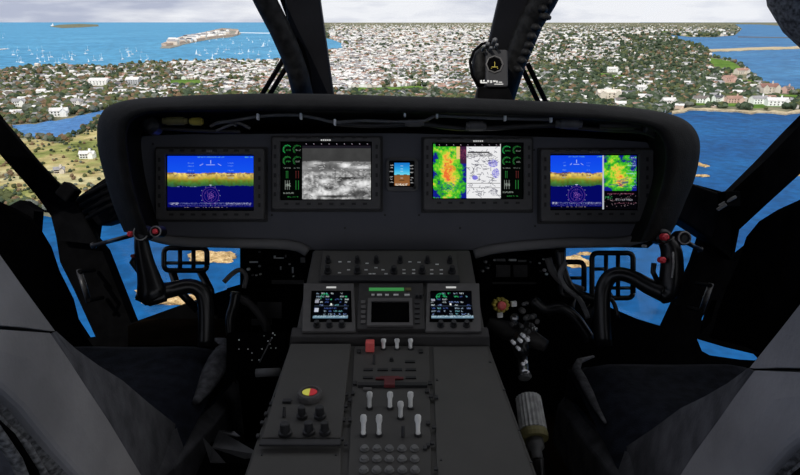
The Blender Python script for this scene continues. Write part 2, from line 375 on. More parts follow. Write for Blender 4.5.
# houses
HMAT = HM+RM; HD = {}
NH = ['cream', 'white', 'sandy', 'tan', 'pale grey']; NR = ['grey', 'dark brown', 'whitish', 'reddish', 'charcoal']
BIG = []
for h in houses[:300]:
    _, p, s, mi, ri, a, hh = h; px, py, _d = pix(p)
    key = (mi, ri)
    if key not in HD:
        b = MB(); house(b, 0,0,0, 14,9,6,0,2.6, 0, 1)
        if (mi+ri) % 2: house(b, 3,-5,0, 6,6,5,math.pi/2,2, 0, 1)
        wd = b.data('house', [HM[mi], RM[ri]]); HD[key] = wd
    o = bpy.data.objects.new('house', HD[key]); COL.objects.link(o); o.location = p; o.scale = (s,s,s); o.rotation_euler = (0,0,a)
    if py > 138: pl = 'standing in the pale coastal fields'
    elif px < 290: pl = 'in the woods between harbour bay and dark pond'
    elif px > 545: pl = 'among trees of the wooded peninsula'
    else: pl = 'in the dense town beyond the windscreen'
    tag(o, '%s house with %s roof %s' % (NH[mi], NR[ri], pl), 'house', '%s %s-roofed houses %s' % (NH[mi], NR[ri], pl))
mb = MB()
for h in houses[300:]:
    _, p, s, mi, ri, a, hh = h
    house(mb, p.x, p.y, p.z, 14*s, 10*s, hh*max(1,s*.7), a, 2.4*s, mi, 5+ri)
o = mb.build('town_buildings', HMAT, fix=False); tag(o, 'countless small pale buildings of the town reaching the skyline', 'buildings', kind='stuff')

def mansion(px, py, l, w_, h, a, wc, rc, label, wings=1, chim=True, name='mansion'):
    p = G(px, py, 2.2); r = thing(name, p, label, 'house')
    b = MB(); rf = MB()
    def one(x, y, l, w_, h, a, rh):
        t = MB(); house(t, x, y, p.z-.4, l, w_, h, a, rh, 0, 1)
        nb = len(b.v); nr = len(rf.v)
        b.v += t.v[:10]; b.f += [tuple(nb+i for i in f) for f in t.f[:4]]; b.m += [0]*4
        rf.v += t.v[10:]; rf.f += [tuple(nr+i-10 for i in f) for f in t.f[4:]]; rf.m += [0]*2
    one(p.x, p.y, l, w_, h, a, h*.45)
    for k in range(wings):
        s = (-1)**k; one(p.x+s*l*.33*math.cos(a), p.y+s*l*.33*math.sin(a)-w_*.4, w_*1.0, w_*.7, h*.95, a+math.pi/2, h*.4)
    b.build('walls', wc, r, fix=False); rf.build('roof', rc, r, fix=False)
    wn = MB()
    for k in range(5):
        u = (k-2)*l*.18; fr = Frame((p.x+u*math.cos(a)+math.sin(a)*w_*.51, p.y+u*math.sin(a)-math.cos(a)*w_*.51, p.z), (math.cos(a),math.sin(a),0), (0,0,1))
        for v in (h*.2, h*.6): wn.box(fr, (-.8,v,0), (.8,v+h*.2,.15))
    wn.build('window', M['frame'], r)
    if chim:
        c = MB(); c.box(WF, (p.x+l*.2-.8, p.y-.8, p.z+h), (p.x+l*.2+.8, p.y+.8, p.z+h*1.75)); c.build('chimney', wc, r)
Wr = HM[1]; Wc = HM[0]; Wt = HM[2]; brick = pm('brick_pink', lin((224,188,176)), .8, spec=.1)
mansion(767,93, 34,14,12,.1, Wt, pm('roof_rust', lin((146,108,96)), .8), 'long sandy mansion with rust red roof on the point above the sea', 2)
mansion(776,106, 30,12,9,-.1, Wr, RM[2], 'white mansion with pale roof nearest the water on the green point')
mansion(758,104, 26,12,9,.15, Wr, RM[0], 'white mansion with grey roof behind the shore lawn')
mansion(733,103, 24,11,8,0, brick, RM[3], 'pale pink mansion with reddish roof behind the shore lawn')
mansion(717,102, 14,9,8,.2, Wr, RM[4], 'small white villa with charcoal roof on the shore lawn')
mansion(700,103, 22,10,8,-.2, Wr, RM[1], 'white villa with brown roof close to the rounded hood corner')
mansion(668,105, 20,10,8,.1, Wc, RM[2], 'cream villa with whitish roof just above the hood')
mansion(786,72+21, 16,10,9,.5, brick, RM[1], 'pink villa with brown roof on the point beside the rust roofed mansion')
mansion(741,74, 34,14,10,.3, Wt, RM[3], 'sandy mansion with reddish roof by the cliff lawns')
mansion(728,82, 26,12,10,.3, brick, RM[3], 'dusty pink mansion among trees behind the cliff')
mansion(608,98, 38,14,10,0, Wt, HM[2], 'broad cream mansion with flat pale roof in the woods above the hood', 2)
mansion(612,72, 26,10,9,0, Wr, RM[2], 'white house on the small green lawn in the woods')
mansion(641,91, 18,9,8,.2, Wr, RM[2], 'small white house alone in the middle of the woods')
mansion(100,85, 36,20,10,0, Wr, RM[2], 'large white block with pale roof in the woods above the pond', 0, False, 'building')
mansion(134,84, 26,20,10,0, HM[4], RM[2], 'pale grey hall with whitish roof beside a sports lawn', 0, False, 'building')
mansion(60,116, 22,11,8,.3, Wr, RM[2], 'white house at the edge of the dark pond')
mansion(78,106, 18,9,8,-.2, Wc, RM[0], 'cream house on the wooded bank above the dark pond')
mansion(88,158, 13,6,5,.1, Wr, RM[2], 'white farmhouse in the fields beside the hood corner')
mansion(60,173, 8,5,4,.4, Wt, RM[0], 'sandy barn with grey roof in the fields')
mansion(20,106, 17,9,8,.2, Wr, RM[0], 'white house with grey roof above the dark pond head')
# fort
r = thing('fort', G(205,37,2.5), 'long grey stone fort with pale walls on the harbour headland', 'fort')
b = MB(); k = 0
wall = [(164,46),(182,38.5),(222,29.5),(238,31),(236,35.5),(210,38),(186,42.5)]
for a_, c_ in zip(wall, wall[1:]+wall[:1]):
    A = G(*a_, 2.5); B = G(*c_, 2.5); d = (B-A); fr = Frame(A, d, (-d.y, d.x, 0)); b.box(fr, (0,-12,0), (d.length,12,13))
b.build('ramparts', HM[3], r)
b = MB()
for k in range(46):
    t = random.random(); u = random.uniform(-.8,.8); x = 170+64*t; y = 44.5-13*t+u*2.2; p = G(x, y, 2.5)
    house(b, p.x, p.y, p.z, 60*random.uniform(.5,1), 30, 22*random.uniform(.6,1.2), random.uniform(-.3,.3), 8, random.choice([0,1,1,2]), 5+random.choice([0,2,4]))
b.build('barracks', HMAT, r, fix=False)
r = thing('lighthouse', G(53,26,2.5), 'tiny white lighthouse on the flat islet in the bay', 'lighthouse')
p = G(53,26,2.5); b = MB(); b.lathe(Frame(p,(1,0,0),(0,1,0)), (0,0), [(26,0),(20,40),(12,70)], 8); b.build('tower', HM[1], r)
b = MB(); b.box(Frame(p,(1,0,0),(0,1,0)), (-60,-20,0), (-20,20,22)); b.build('keeper_house', HM[1], r)
b = MB(); A = G(240,33,1); B = G(271,33.5,1); d = B-A; b.box(Frame(A,d,(-d.y,d.x,0)), (0,-8,0), (d.length,8,7)); tag(b.build('jetty', HM[1]), 'long thin pale jetty joined to the fort headland', 'jetty')
b = MB(); A = G(0,50,1); B = G(6,49.3,1); d = B-A; b.box(Frame(A,d,(-d.y,d.x,0)), (-120,-6,0), (d.length,6,4)); tag(b.build('breakwater', HM[0]), 'short pale breakwater near the edge of the bay', 'breakwater')
b = MB(); A = G(738,37.6,1); B = G(870,39.5,1); d = B-A; b.box(Frame(A,d,(-d.y,d.x,0)), (0,-8,2), (d.length,8,9)); tag(b.build('bridge', M['roll']), 'thin grey bridge across the lagoon behind the sand bar', 'bridge')
# boats
hull = MB(); hull.add([(-6,-1.6,1.4),(3,-1.8,1.4),(7,0,1.6),(3,1.8,1.4),(-6,1.6,1.4),(-5,-1,-.3),(3,-1,-.3),(6,0,-.3),(3,1,-.3),(-5,1,-.3)],
    [(4,3,2,1,0),(0,1,6,5),(1,2,7,6),(2,3,8,7),(3,4,9,8),(4,0,5,9)]); hull.box(WF, (-3,-1,1.4), (2,1,2.3))
hull = hull.data('hull', HM[1]); mast = MB(); mast.tube([(1,0,1),(1,0,16)], .22, 6); mast.tube([(1,0,3),(-5,0,3)], .2, 6); mast = mast.data('mast', HM[1])
sail = MB(); sail.add([(.8,.15,3.2),(-5,.15,3.2),(.8,.15,15.5),(.8,-.05,3.2),(-5,-.05,3.2),(.8,-.05,15.5)], [(0,1,2),(5,4,3),(0,3,4,1),(1,4,5,2),(2,5,3,0)]); sail = sail.data('sail', HM[1])
bs = [(4,34),(3,38),(141,60),(229,50),(8,49)]
def bay_ok(x, y): return not inpoly(x, y, LAND) and not inpoly(x, y, FORT)
while len(bs) < 95:
    u = random.random()
    if u < .55: x, y = random.uniform(10,150), random.uniform(50,64)
    else: x, y = random.uniform(195,275), random.uniform(36,60)
    if bay_ok(x, y): bs.append((x, y))
for x, y in bs:
    p = G(x, y, .35); sa = random.random() < .18
    e_ = thing('sailboat', p, ('white sailing boat under sail' if sa else 'white sailing boat with bare mast moored')+(' off the fort headland' if x > 170 else ' in the open harbour bay'), 'boat', ('boats under sail' if sa else 'moored boats')+(' off the fort headland' if x > 170 else ' in the open bay'))
    e_.rotation_euler = (0,0,random.uniform(0,6.28)); s = random.uniform(.7,1.35); e_.scale = (s,s,s)
    for nm, dt in (('hull',hull),('mast',mast))+((('sail',sail),) if sa else ()):
        c = bpy.data.objects.new(nm, dt); COL.objects.link(c); c.parent = e_
# rocks
def rock(px, py, wpx, hpx, label, cat='rock', seed=0, group=None, mat='rock'):
    import bmesh
    from mathutils import noise
    c = G(px, py); rr = (c-CAM).length/F; bm = bmesh.new(); bmesh.ops.create_icosphere(bm, subdivisions=4, radius=1)
    for v in bm.verts:
        n_ = noise.fractal(v.co*1.6+Vector((seed*7.1,0,0)), 1, 2, 5); r2 = 1+.45*n_
        v.co = Vector((v.co.x*wpx/2*rr*r2, v.co.y*hpx/2*rr*r2*1.9, (v.co.z*r2+.05)*min(wpx,hpx)*rr*.20+.8*noise.noise(v.co*9+Vector((seed,0,0)))))
    me = bpy.data.meshes.new('rock'); bm.to_mesh(me); bm.free(); me.materials.append(GM[mat]); o = bpy.data.objects.new('rock', me); COL.objects.link(o); o.location = c; tag(o, label, cat, group)
rock(172,300,54,12, 'large flat tan rock in the sea under the control grip', seed=1)
rock(150,292,24,8, 'small tan rock in the sea beside the large flat one', seed=2)
rock(212,258,44,16, 'golden rock in the sea seen through the pedal frame', seed=3)
rock(575,262,24,14, 'pale rock seen under the panel beside the pedal', seed=4)
rock(586,254,16,4, 'thin pale reef seen under the panel edge', seed=14)
rock(696,164,10,6, 'tan rock off the hood corner, topmost of the pair', seed=5); rock(704,166,8,5, 'dark rock touching the tan one off the hood corner', seed=6)
rock(700,176,16,4, 'low reef just below the pair of rocks off the hood corner', seed=7)
rock(798,175,14,4, 'flat reef beyond the door post over the sea', seed=8)
rock(84,216,26,4, 'low shore rock at the foot of the fields', seed=9)
rock(86,339,8,3, 'tiny pale rock seen through the lower door sliver', seed=12)
# ================================================================== COCKPIT SHELL
def beam(name, la, ra, da, lb, rb, db, th, mat, label, bevel=.006):
    A, B, C_, D_ = P(*la,da), P(*ra,da), P(*rb,db), P(*lb,db)
    k = FW*th; mb = MB(); mb.hexa([A,B,C_,D_,A+k,B+k,C_+k,D_+k]); o = mb.build(name, mat, bevel=bevel); return struct(o, label)
def plate(name, outer, holes, d, th, mat, label):
    import bmesh
    bm = bmesh.new(); es = []
    for lp in [outer]+holes:
        vs = [bm.verts.new(P(x, y, d)) for x, y in lp]
        es += [bm.edges.new((vs[i], vs[(i+1)%len(vs)])) for i in range(len(vs))]
    bmesh.ops.triangle_fill(bm, use_beauty=True, edges=es, normal=FW)
    fs = bm.faces[:]; ext = bmesh.ops.extrude_face_region(bm, geom=fs)
    for v in [x for x in ext['geom'] if isinstance(x, bmesh.types.BMVert)]: v.co += FW*th
    bmesh.ops.recalc_face_normals(bm, faces=bm.faces)
    me = bpy.data.meshes.new(name); bm.to_mesh(me); bm.free(); me.materials.append(mat)
    o = bpy.data.objects.new(name, me); COL.objects.link(o); return struct(o, label)
CHL = [(94,224),(92,238),(102,250),(131,323),(192,301),(240,285),(240,248),(150,224),(120,219),(112,216)]
CHR = [(566,246),(648,248),(680,222),(690,217),(706,233),(697,262),(680,300),(667,328),(640,320),(600,303),(566,290)]
HL2 = [(34,211),(51,213),(56,236),(60,262),(74,290),(96,338),(82,340),(30,260)]
HR3 = [(717,300),(711,322),(700,334),(702,318),(712,300)]
HR4 = [(697,339),(724,347),(762,356),(770,364),(750,363),(715,358),(702,351)]
plate('wall_front', [(20,200),(34,209),(51,211),(60,186),(75,199),(108,176),(122,135),(150,110),(260,107),(400,107),(540,112),(630,118),(668,140),(675,170),(686,182),(731,194),(742,206),(739,232),(733,262),(760,240),(860,240),(860,560),(-60,560),(-60,240)],
      [CHL, CHR, HL2, HR3, HR4], 1.78, .05, M['black'], 'black lower nose wall with chin window openings')
def pane(name, pts, d, label):
    mb = MB(); q0 = [P(*pts[i], d[i]) for i in (0, len(pts)//2, len(pts)-1)]; nn = (q0[1]-q0[0]).cross(q0[2]-q0[0]); q = [CAM+ray(*a)*((q0[0]-CAM).dot(nn)/ray(*a).dot(nn)) for a in pts]; n = len(q); k = FW*.006
    mb.add(q+[x+k for x in q], [tuple(range(n)), tuple(range(2*n-1,n-1,-1))]+[(i,(i+1)%n,n+(i+1)%n,n+i) for i in range(n)]); struct(mb.build(name, M['glass'], fix=True), label)
pane('window_1', [(90,212),(250,240),(245,330),(125,330),(85,240)], [1.835]*5, 'chin window pane over the sea behind the pedal frame')
pane('window_2', [(560,240),(700,212),(712,235),(660,335),(560,300)], [1.835]*5, 'chin window pane below the hood beside the door post')
pane('window_3', [(-40,60),(55,190),(110,190),(285,98),(250,-60),(-40,-60)], [1.50,1.78,1.85,2.0,1.75,1.42], 'windscreen pane facing the harbour bay')
pane('window_4', [(330,100),(480,100),(510,-60),(310,-60)], [2.0,2.0,1.75,1.75], 'middle windscreen pane facing the town')
pane('window_5', [(515,104),(680,200),(735,190),(860,60),(860,-60),(545,-60)], [2.0,1.9,1.78,1.5,1.42,1.75], 'windscreen pane facing the wooded peninsula')
# centre posts
struct_lab = 'windscreen post'
beam('trim_1', (298,99), (334,99), 1.95, (275,-70), (310,-70), 1.62, .05, M['post'], 'wide dark windscreen post nearest the harbour')
mb = MB(); mb.tube([P(305,104,1.9),P(298,74,1.84),P(291,54,1.8),P(279,27,1.75),P(265,0,1.7),P(238,-55,1.6)], [.033]*6, 12); 
struct(mb.build('trim_2', M['tape_glint'], smooth=True), 'thick black tubular post beside the wide harbour-side post')
mb = MB(); mb.tube([P(308,102,1.93),P(303,60,1.87),P(297,28,1.82),P(287,0,1.77),P(266,-60,1.66)], [.020]*5, 8); struct(mb.build('trim_3', M['frame']), 'black edge moulding of the wide harbour-side post')
beam('trim_4', (474,104), (508,104), 1.95, (515,-70), (552,-70), 1.62, .05, M['post'], 'wide dark windscreen post behind the compass')
mb = MB(); pts = [P(501,104,1.9),P(514,64,1.83),P(522,44,1.8),P(531,22,1.76),P(543,0,1.72),P(572,-60,1.62)]; mb.tube(pts, [.038,.036,.038,.038,.041,.043], 12)
struct(mb.build('trim_5', M['tape_glint'], smooth=True), 'thick black padded post beside the compass post')
mb = MB()
for x, y in ((524,70),(528,61),(532,53),(535,46),(538,37),(542,28),(550,17),(549,9),(555,2)): mb.tube([P(x-9,y-1,1.70),P(x-5,y,1.69),P(x-(0 if y==17 else 2.5),y+1,1.70)], [.010,.012,.006], 8)
struct(mb.build('trim_6', M['tape_glint'], smooth=True), 'row of lacing lumps along the padded post')
def strut(a, b, d1, d2, nm, lab):
    m_ = MB()
    for dx in (-3.2, 3.2): m_.tube([P(a[0]+dx*1.2,a[1],d1), P(b[0]+dx*1.2,b[1],d2)], .0085, 8)
    struct(m_.build(nm, M['frame'], smooth=True), lab)
strut((265,96),(288,58),2.1,2.0,'trim_7','thin twin strut beside the harbour-side windscreen post'); strut((543,104),(524,64),2.1,2.0,'trim_8','thin twin strut beside the compass post')
# door posts
def multi(name, segs, th, mat, label):     # polyline of left/right px pairs with depths
    mb = MB(); rows = []
    for l, r_, d in segs:
        a, b = P(*l, d), P(*r_, d); rows.append([a, b, b+FW*th, a+FW*th])
    mb.loft(rows, close=True); mb.add(rows[0], [(0,1,2,3)]); mb.add(rows[-1], [(3,2,1,0)])
    return struct(mb.build(name, mat, bevel=.005), label)
multi('trim_9', [((-230,-85),(-230,-35),1.08),((-60,42),(-60,88),1.3),((0,119),(0,156),1.5),((35,160),(26,185),1.6),((60,187),(38,199),1.68),((78,205),(50,216),1.73),((100,245),(56,240),1.74)], .025, M['frame'], 'slanting black door post beside the fields')
multi('trim_10', [((1030,-70),(1030,-15),1.08),((860,66),(860,118),1.3),((800,125),(798,177),1.5),((766,160),(766,206),1.6),((731,194),(738,232),1.7),((706,238),(733,260),1.74)], .06, M['frame'], 'slanting black door post over the open sea')
mb = MB(); fr = Frame(P(68,190,1.58), RT, UP); fr = Frame(P(69,191,1.6), RT+UP*-.8, UP+RT*.8); mb.box(fr, (-.020,-.024,-.02), (.022,.018,.02)); struct(mb.build('trim_11', M['frame'], bevel=.006), 'black hinge block at the foot of the field-side door post')
mb = MB(); fr = Frame(P(728,199,1.6), RT, UP); mb.box(fr, (-.018,-.02,-.02), (.022,.02,.02)); mb.tube([fr.pt(-.03,-.02,.01), fr.pt(.0,.0,.02), fr.pt(.01,.005,.02)], .005, 8, 1); mb.tube([fr.pt(-.035,-.03,.01), fr.pt(-.015,-.015,.02)], .005, 8, 1); struct(mb.build('trim_12', [M['frame'],M['cable']], bevel=.004), 'black hinge block with grey pins at the sea-side door post')
# longerons to the hood
beam('trim_13', (75,198), (98,226), 1.74, (120,170), (140,214), 1.6, .08, M['frame'], 'black side beam joining field-side post to hood')
beam('trim_14', (684,180), (676,216), 1.6, (733,198), (712,240), 1.74, .08, M['frame'], 'black side beam joining sea-side post to hood')
mb = MB()
for k in range(4): mb.tube([P(78+k*3,200+k*6,1.66), P(100+k*3,188+k*6,1.62), P(116+k*3,180+k*7,1.56)], .006, 8)
struct(mb.build('trim_15', M['frame'], smooth=True), 'ribbed black ducting on the field-side beam')
# overhead / shell
mb = MB(); mb.tube([P(900,75,1.0),P(838,34,1.0),P(814,10,1.0),P(804,-8,1.0),P(800,-40,1.0),P(798,-90,1.0)], [.048,.05,.052,.054,.055,.055], 14)
struct(mb.build('trim_16', M['web'], smooth=True), 'grey textured overhead pad at the top corner')
mb = MB(); mb.box(WF, (-1.15,-1.7,1.52), (1.15,1.15,1.58)); struct(mb.build('ceiling', M['frame']), 'cabin roof above the seats')
mb = MB(); mb.box(WF, (-1.15,-.95,-.1), (1.15,-.88,.30)); struct(mb.build('wall_back', M['frame']), 'low bulkhead between cockpit and open cabin')
mb = MB(); mb.box(WF, (-1.16,-.9,-.05), (-1.08,1.25,.42)); struct(mb.build('wall_left', M['black']), 'black lower door wall beside the field side')
mb = MB(); mb.box(WF, (1.08,-.9,-.05), (1.16,1.25,.40)); struct(mb.build('wall_right', M['black']), 'black lower door wall on the sea side')
mb = MB(); mb.box(WF, (-1.12,-.9,-.06), (1.12,1.75,0)); struct(mb.build('floor', M['floor']), 'dark cockpit floor')
mb = MB(); mb.hexa([P(128,326,1.60),P(300,326,1.60),P(300,345,1.45),P(128,345,1.45),P(128,326,1.60)+Vector((0,.1,-.03)),P(300,326,1.6)+Vector((0,.1,-.03)),P(300,345,1.45)+Vector((0,0,-.03)),P(128,345,1.45)+Vector((0,0,-.03))]); struct(mb.build('trim_17', M['floor']), 'brown foot ledge below the chin window')

# ================================================================== INSTRUMENT PANEL
D0 = 1.5
PF = Frame(CAM+FW*D0, RT, UP); S = D0/F
def pu(px, py): return (px-400)*S, (237.5-py)*S
pan = thing('instrument_panel', P(400,240,D0), 'black padded instrument panel spanning the cockpit under a thick rounded hood', 'instrument panel')
HP = [((124,232),(150,236)),((113,205),(139,205)),((104,175),(132,178)),((98,150),(128,152)),((97,130),(127,134)),((100,116),(131,122)),((109,106),(140,116)),((130,99.5),(152,113)),((160,97),(170,112)),((200,95),(203,111.5)),((260,93.5),(260,111)),((330,94),(330,112)),((400,96),(400,113)),((470,98),(470,114.5)),((540,101),(538,117)),((590,103.5),(586,119.5)),((640,108.5),(628,123)),((670,114),(650,128)),((688,122),(660,136)),((698,135),(665,150)),((700,152),(665,166)),((695,178),(661,186)),((686,200),(655,205)),((677,222),(648,224)),((668,240),(640,242))]
def smooth_pts(ps, k=3):       # Catmull-Rom
    out = []
    for i in range(len(ps)-1):
        p0, p1, p2, p3 = ps[max(i-1,0)], ps[i], ps[i+1], ps[min(i+2,len(ps)-1)]
        for j in range(k):
            t = j/k; out.append(tuple(.5*((2*b)+(c-a)*t+(2*a-5*b+4*c-d)*t*t+(3*b-a-3*c+d)*t**3) for a,b,c,d in zip(p0,p1,p2,p3)))
    return out+[tuple(ps[-1])]
hp = smooth_pts([(*a,*b) for a, b in HP], 4)
rows = []
def lerp(a, b, t): return a+(b-a)*t
prof = [(-.0,1.62,-16),(0,1.45,-4),(-.0,1.36,0),(.12,1.33,0),(.35,1.298,0),(.62,1.276,0),(.86,1.268,0),(.97,1.278,0),(1.0,1.31,0),(1.0,1.42,0),(.98,1.55,0),(.98,1.76,0),(.2,1.76,0)]
cx, cy = 400, 190
for t, d, shr in prof:
    row = []
    for ox, oy, ix, iy in hp:
        x, y = lerp(ox, ix, t), lerp(oy, iy, t)
        if shr:
            L_ = math.hypot(x-cx, (y-cy)*3); x += -(x-cx)/L_*abs(shr); y += -(y-cy)*3/L_*abs(shr)*1.1
        if t > .9 and d > 1.4: q = P(x, y, 1.42)+FW*(d-1.42)
        else: q = P(x, y, d)
        row.append(q)
    rows.append(row)
mb = MB(); mb.loft(rows); mb.build('hood', M['hood'], pan, smooth=True)
# end caps of the hood and soft lower ends
for nm, side in (('hood_end',0),('hood_end',-1)):
    mb = MB(); a = [r_[side] for r_ in rows]; mb.add(a, [tuple(range(len(a)))]); mb.build(nm, M['hood'], pan)
# face plate
face = [(132,139),(150,134),(400,133),(600,138),(640,140),(668,150),(660,190),(645,240),(630,247),(480,250),(310,250),(180,240),(140,232),(128,180)]
mb = MB(); mb.prism(PF, [pu(*q) for q in face], -.012, 0); mb.build('face_plate', M['panel'], pan, bevel=.002)
mb = MB(); mb.tube([PF.pt(*pu(x,y),.004) for x, y in ((132,135),(200,132.5),(400,132),(560,135),(648,141))], .004, 6); mb.build('top_rail', M['black'], pan, smooth=True)
for ps in ([(140,232),(175,241),(230,243),(290,245),(308,252)], [(474,254),(500,248),(560,243),(620,242),(655,234)]):
    mb = MB(); mb.tube([PF.pt(*pu(x,y), .006) for x, y in smooth_pts([(float(a),float(b)) for a,b in ps], 4)], .0125, 12, flat=1.0); mb.build('lower_roll', M['roll'], pan, smooth=True)


# ------------------------------------------------------------------ screen drawing
class Canvas:
    def __init__(s, w, h, c=(0,0,0)): s.w, s.h = w, h; s.a = np.zeros((h,w,3)); s.a[:] = c
    def rect(s, x0, y0, x1, y1, c):
        s.a[int(round(y0*s.h)):int(round(y1*s.h)), int(round(x0*s.w)):int(round(x1*s.w))] = c
    def px(s, x, y, c, al=1.0):
        X, Y = int(x*s.w), int(y*s.h)
        if 0 <= X < s.w and 0 <= Y < s.h: s.a[Y,X] = s.a[Y,X]*(1-al)+np.array(c)*al
    def line(s, x0, y0, x1, y1, c, al=1.0):
        n = int(max(abs(x1-x0)*s.w, abs(y1-y0)*s.h))+1
        for i in range(n+1): s.px(x0+(x1-x0)*i/n, y0+(y1-y0)*i/n, c, al)
    def arc(s, x, y, r, a0, a1, c, al=1.0, dot=1):
        n = int(abs(a1-a0)*r*s.h)+2
        for i in range(0, n+1, dot): t = a0+(a1-a0)*i/n; s.px(x+r*math.cos(t)*s.h/s.w, y+r*math.sin(t), c, al)
    def dashes(s, x0, x1, y, c, rows=2, p=.5, al=.8):
        X0, X1, Y = int(x0*s.w), int(x1*s.w), int(y*s.h)
        m = rng.random((rows, max(0,X1-X0))) < p
        for j in range(rows):
            for i in range(X1-X0):
                if m[j,i] and 0 <= Y+j < s.h and X0+i < s.w: s.a[Y+j,X0+i] = s.a[Y+j,X0+i]*(1-al)+np.array(c)*al
def vnoise(w, h, sc, oct=4, seed=0):
    r_ = np.random.default_rng(seed); out = np.zeros((h,w)); amp = 1; tot = 0
    for o_ in range(oct):
        gw, gh = int(w/sc)+2, int(h/sc)+2; g = r_.random((gh+1,gw+1)); y = np.arange(h)/sc; x = np.arange(w)/sc
        y0 = y.astype(int); x0 = x.astype(int); fy = (y-y0)[:,None]; fx = (x-x0)[None]
        fy = fy*fy*(3-2*fy); fx = fx*fx*(3-2*fx)
        v = g[y0][:,x0]*(1-fy)*(1-fx)+g[y0][:,x0+1]*(1-fy)*fx+g[y0+1][:,x0]*fy*(1-fx)+g[y0+1][:,x0+1]*fy*fx
        out += v*amp; tot += amp; amp *= .55; sc = max(1.5, sc/2)
    return out/tot
def ramp(t, stops):
    t = np.clip(t, 0, 1); xs = [s_[0] for s_ in stops]; return np.stack([np.interp(t, xs, [s_[1][k] for s_ in stops]) for k in range(3)], -1)
def paint_pfd(cv, X0, X1, seed):
    W0, W1 = int(X0*cv.w), int(X1*cv.w); w_ = W1-W0; h = cv.h
    n1 = vnoise(w_, h, 22, 4, seed); n2 = vnoise(w_, h, 5, 3, seed+1); yy = np.arange(h)[:,None]/h; top = .315+.05*(n1[0:1]-.5); 
    img = np.zeros((h,w_,3)); img[:] = np.array((14,66,232)); img += (yy*60)[:,:,None]*np.array((.3,.9,.2))
    ter = ramp((yy-top)/.26+(n2-.5)*.35, [(0,(150,110,70)),(.15,(214,190,110)),(.4,(190,160,60)),(.55,(110,130,40)),(.8,(60,110,50)),(1,(40,80,60))])
    ter *= (.6+.75*n2)[:,:,None]; m = (yy > top); img = np.where(m[:,:,None], ter, img)
    bot = .555+.05*(vnoise(w_,4,14,3,seed+5)[0:1]-.5); img = np.where((yy > bot)[:,:,None], np.array((4,8,96.)), img)
    img = np.where((yy > .94)[:,:,None], np.array((2,3,20.)), img); cv.a[:,W0:W1] = img
    sx = X1-X0; W = (225,235,255)
    cx = X0+.5*sx; pr = (150,90,190)
    for r_, al in ((.155,.75),(.11,.6),(.05,.8)): cv.arc(cx, .735, r_, 0, 6.283, pr, al, 2)
    for k in range(12):
        t = k*math.pi/6; cv.px(cx+.18*math.cos(t)*cv.h/cv.w, .735+.18*math.sin(t), W, .8)
    for k in range(40): cv.px(cx+rng.normal(0,.04)*cv.h/cv.w, .735+rng.normal(0,.05), (190,120,210), .7)
    cv.line(cx-.05*sx, .17, cx+.05*sx, .17, W, .75); cv.line(cx, .09, cx, .14, W, .9); cv.line(cx-.12*sx,.18,cx-.09*sx,.15,W,.8); cv.line(cx+.12*sx,.18,cx+.09*sx,.15,W,.8)
    cv.dashes(X0+.35*sx, X0+.66*sx, .02, (120,200,200), 2, .5, .6); cv.dashes(X0+.9*sx, X0+.99*sx, .02, (120,220,140), 2, .5, .7)
    for fx in (.27,.73):
        for fy in (.13,.19,.27,.34,.40): cv.dashes(X0+(fx-.03)*sx, X0+(fx+.04)*sx, fy, (150,190,240), 2, .45, .6)
        for fy in (.31,.36): cv.dashes(X0+(fx-.045)*sx, X0+(fx+.05)*sx, fy, (70,30,60), 3, .7, .7)
    cv.line(cx-.01, .54, cx+.01, .54, W, 1); cv.dashes(X0+.1*sx, X0+.35*sx, .565, (150,170,210), 1, .3)
    cv.dashes(X0+.02*sx, X0+.98*sx, .87, (150,155,190), 3, .35, .6); cv.dashes(X0+.04*sx, X0+.14*sx, .865, (220,220,230), 4, .5, .7); cv.dashes(X0+.68*sx, X0+.97*sx, .87, (210,210,225), 4, .4, .6); cv.dashes(X0+.05*sx, X0+.97*sx, .915, (150,140,180), 2, .4, .5)
    cv.dashes(X0+.2*sx, X0+.7*sx, .95, (190,170,160), 1, .25, .8)
def paint_gauges(cv, X0, X1, seed):
    cv.rect(X0, 0, X1, 1, (3,5,4)); s = X1-X0; g = (60,175,80); w_ = (170,180,170)
    for r_, y in enumerate((.12,.32)):
        for c_, x in enumerate((.28,.75)):
            cv.arc(X0+x*s, y, .075, 2.2, 5.6, g if (r_+c_)%3 else (50,220,110), .7, 1 if c_ == 0 else 2); cv.arc(X0+x*s, y, .06, 2.4, 5.0, g, .5)
            cv.dashes(X0+(x-.05)*s, X0+(x+.17)*s, y+.0, w_ if c_ else g, 3, .5, .6)
    cv.dashes(X0+.1*s, X0+.45*s, .44, w_, 2, .5, .6); cv.dashes(X0+.6*s, X0+.9*s, .44, w_, 2, .5, .5)
    for x in (.22,.3,.7,.8): cv.line(X0+x*s, .50, X0+x*s, .62, g if x < .5 else (150,60,60), .6)
    for x in (.18,.28,.38,.68,.8): cv.line(X0+x*s, .67, X0+x*s, .82, w_ if x < .5 else g, .7)
    cv.dashes(X0+.2*s, X0+.45*s, .72, w_, 6, .6, .7); cv.dashes(X0+.1*s, X0+.6*s, .88, w_, 3, .5, .7); cv.dashes(X0+.3*s, X0+.8*s, .95, g, 2, .4, .6)
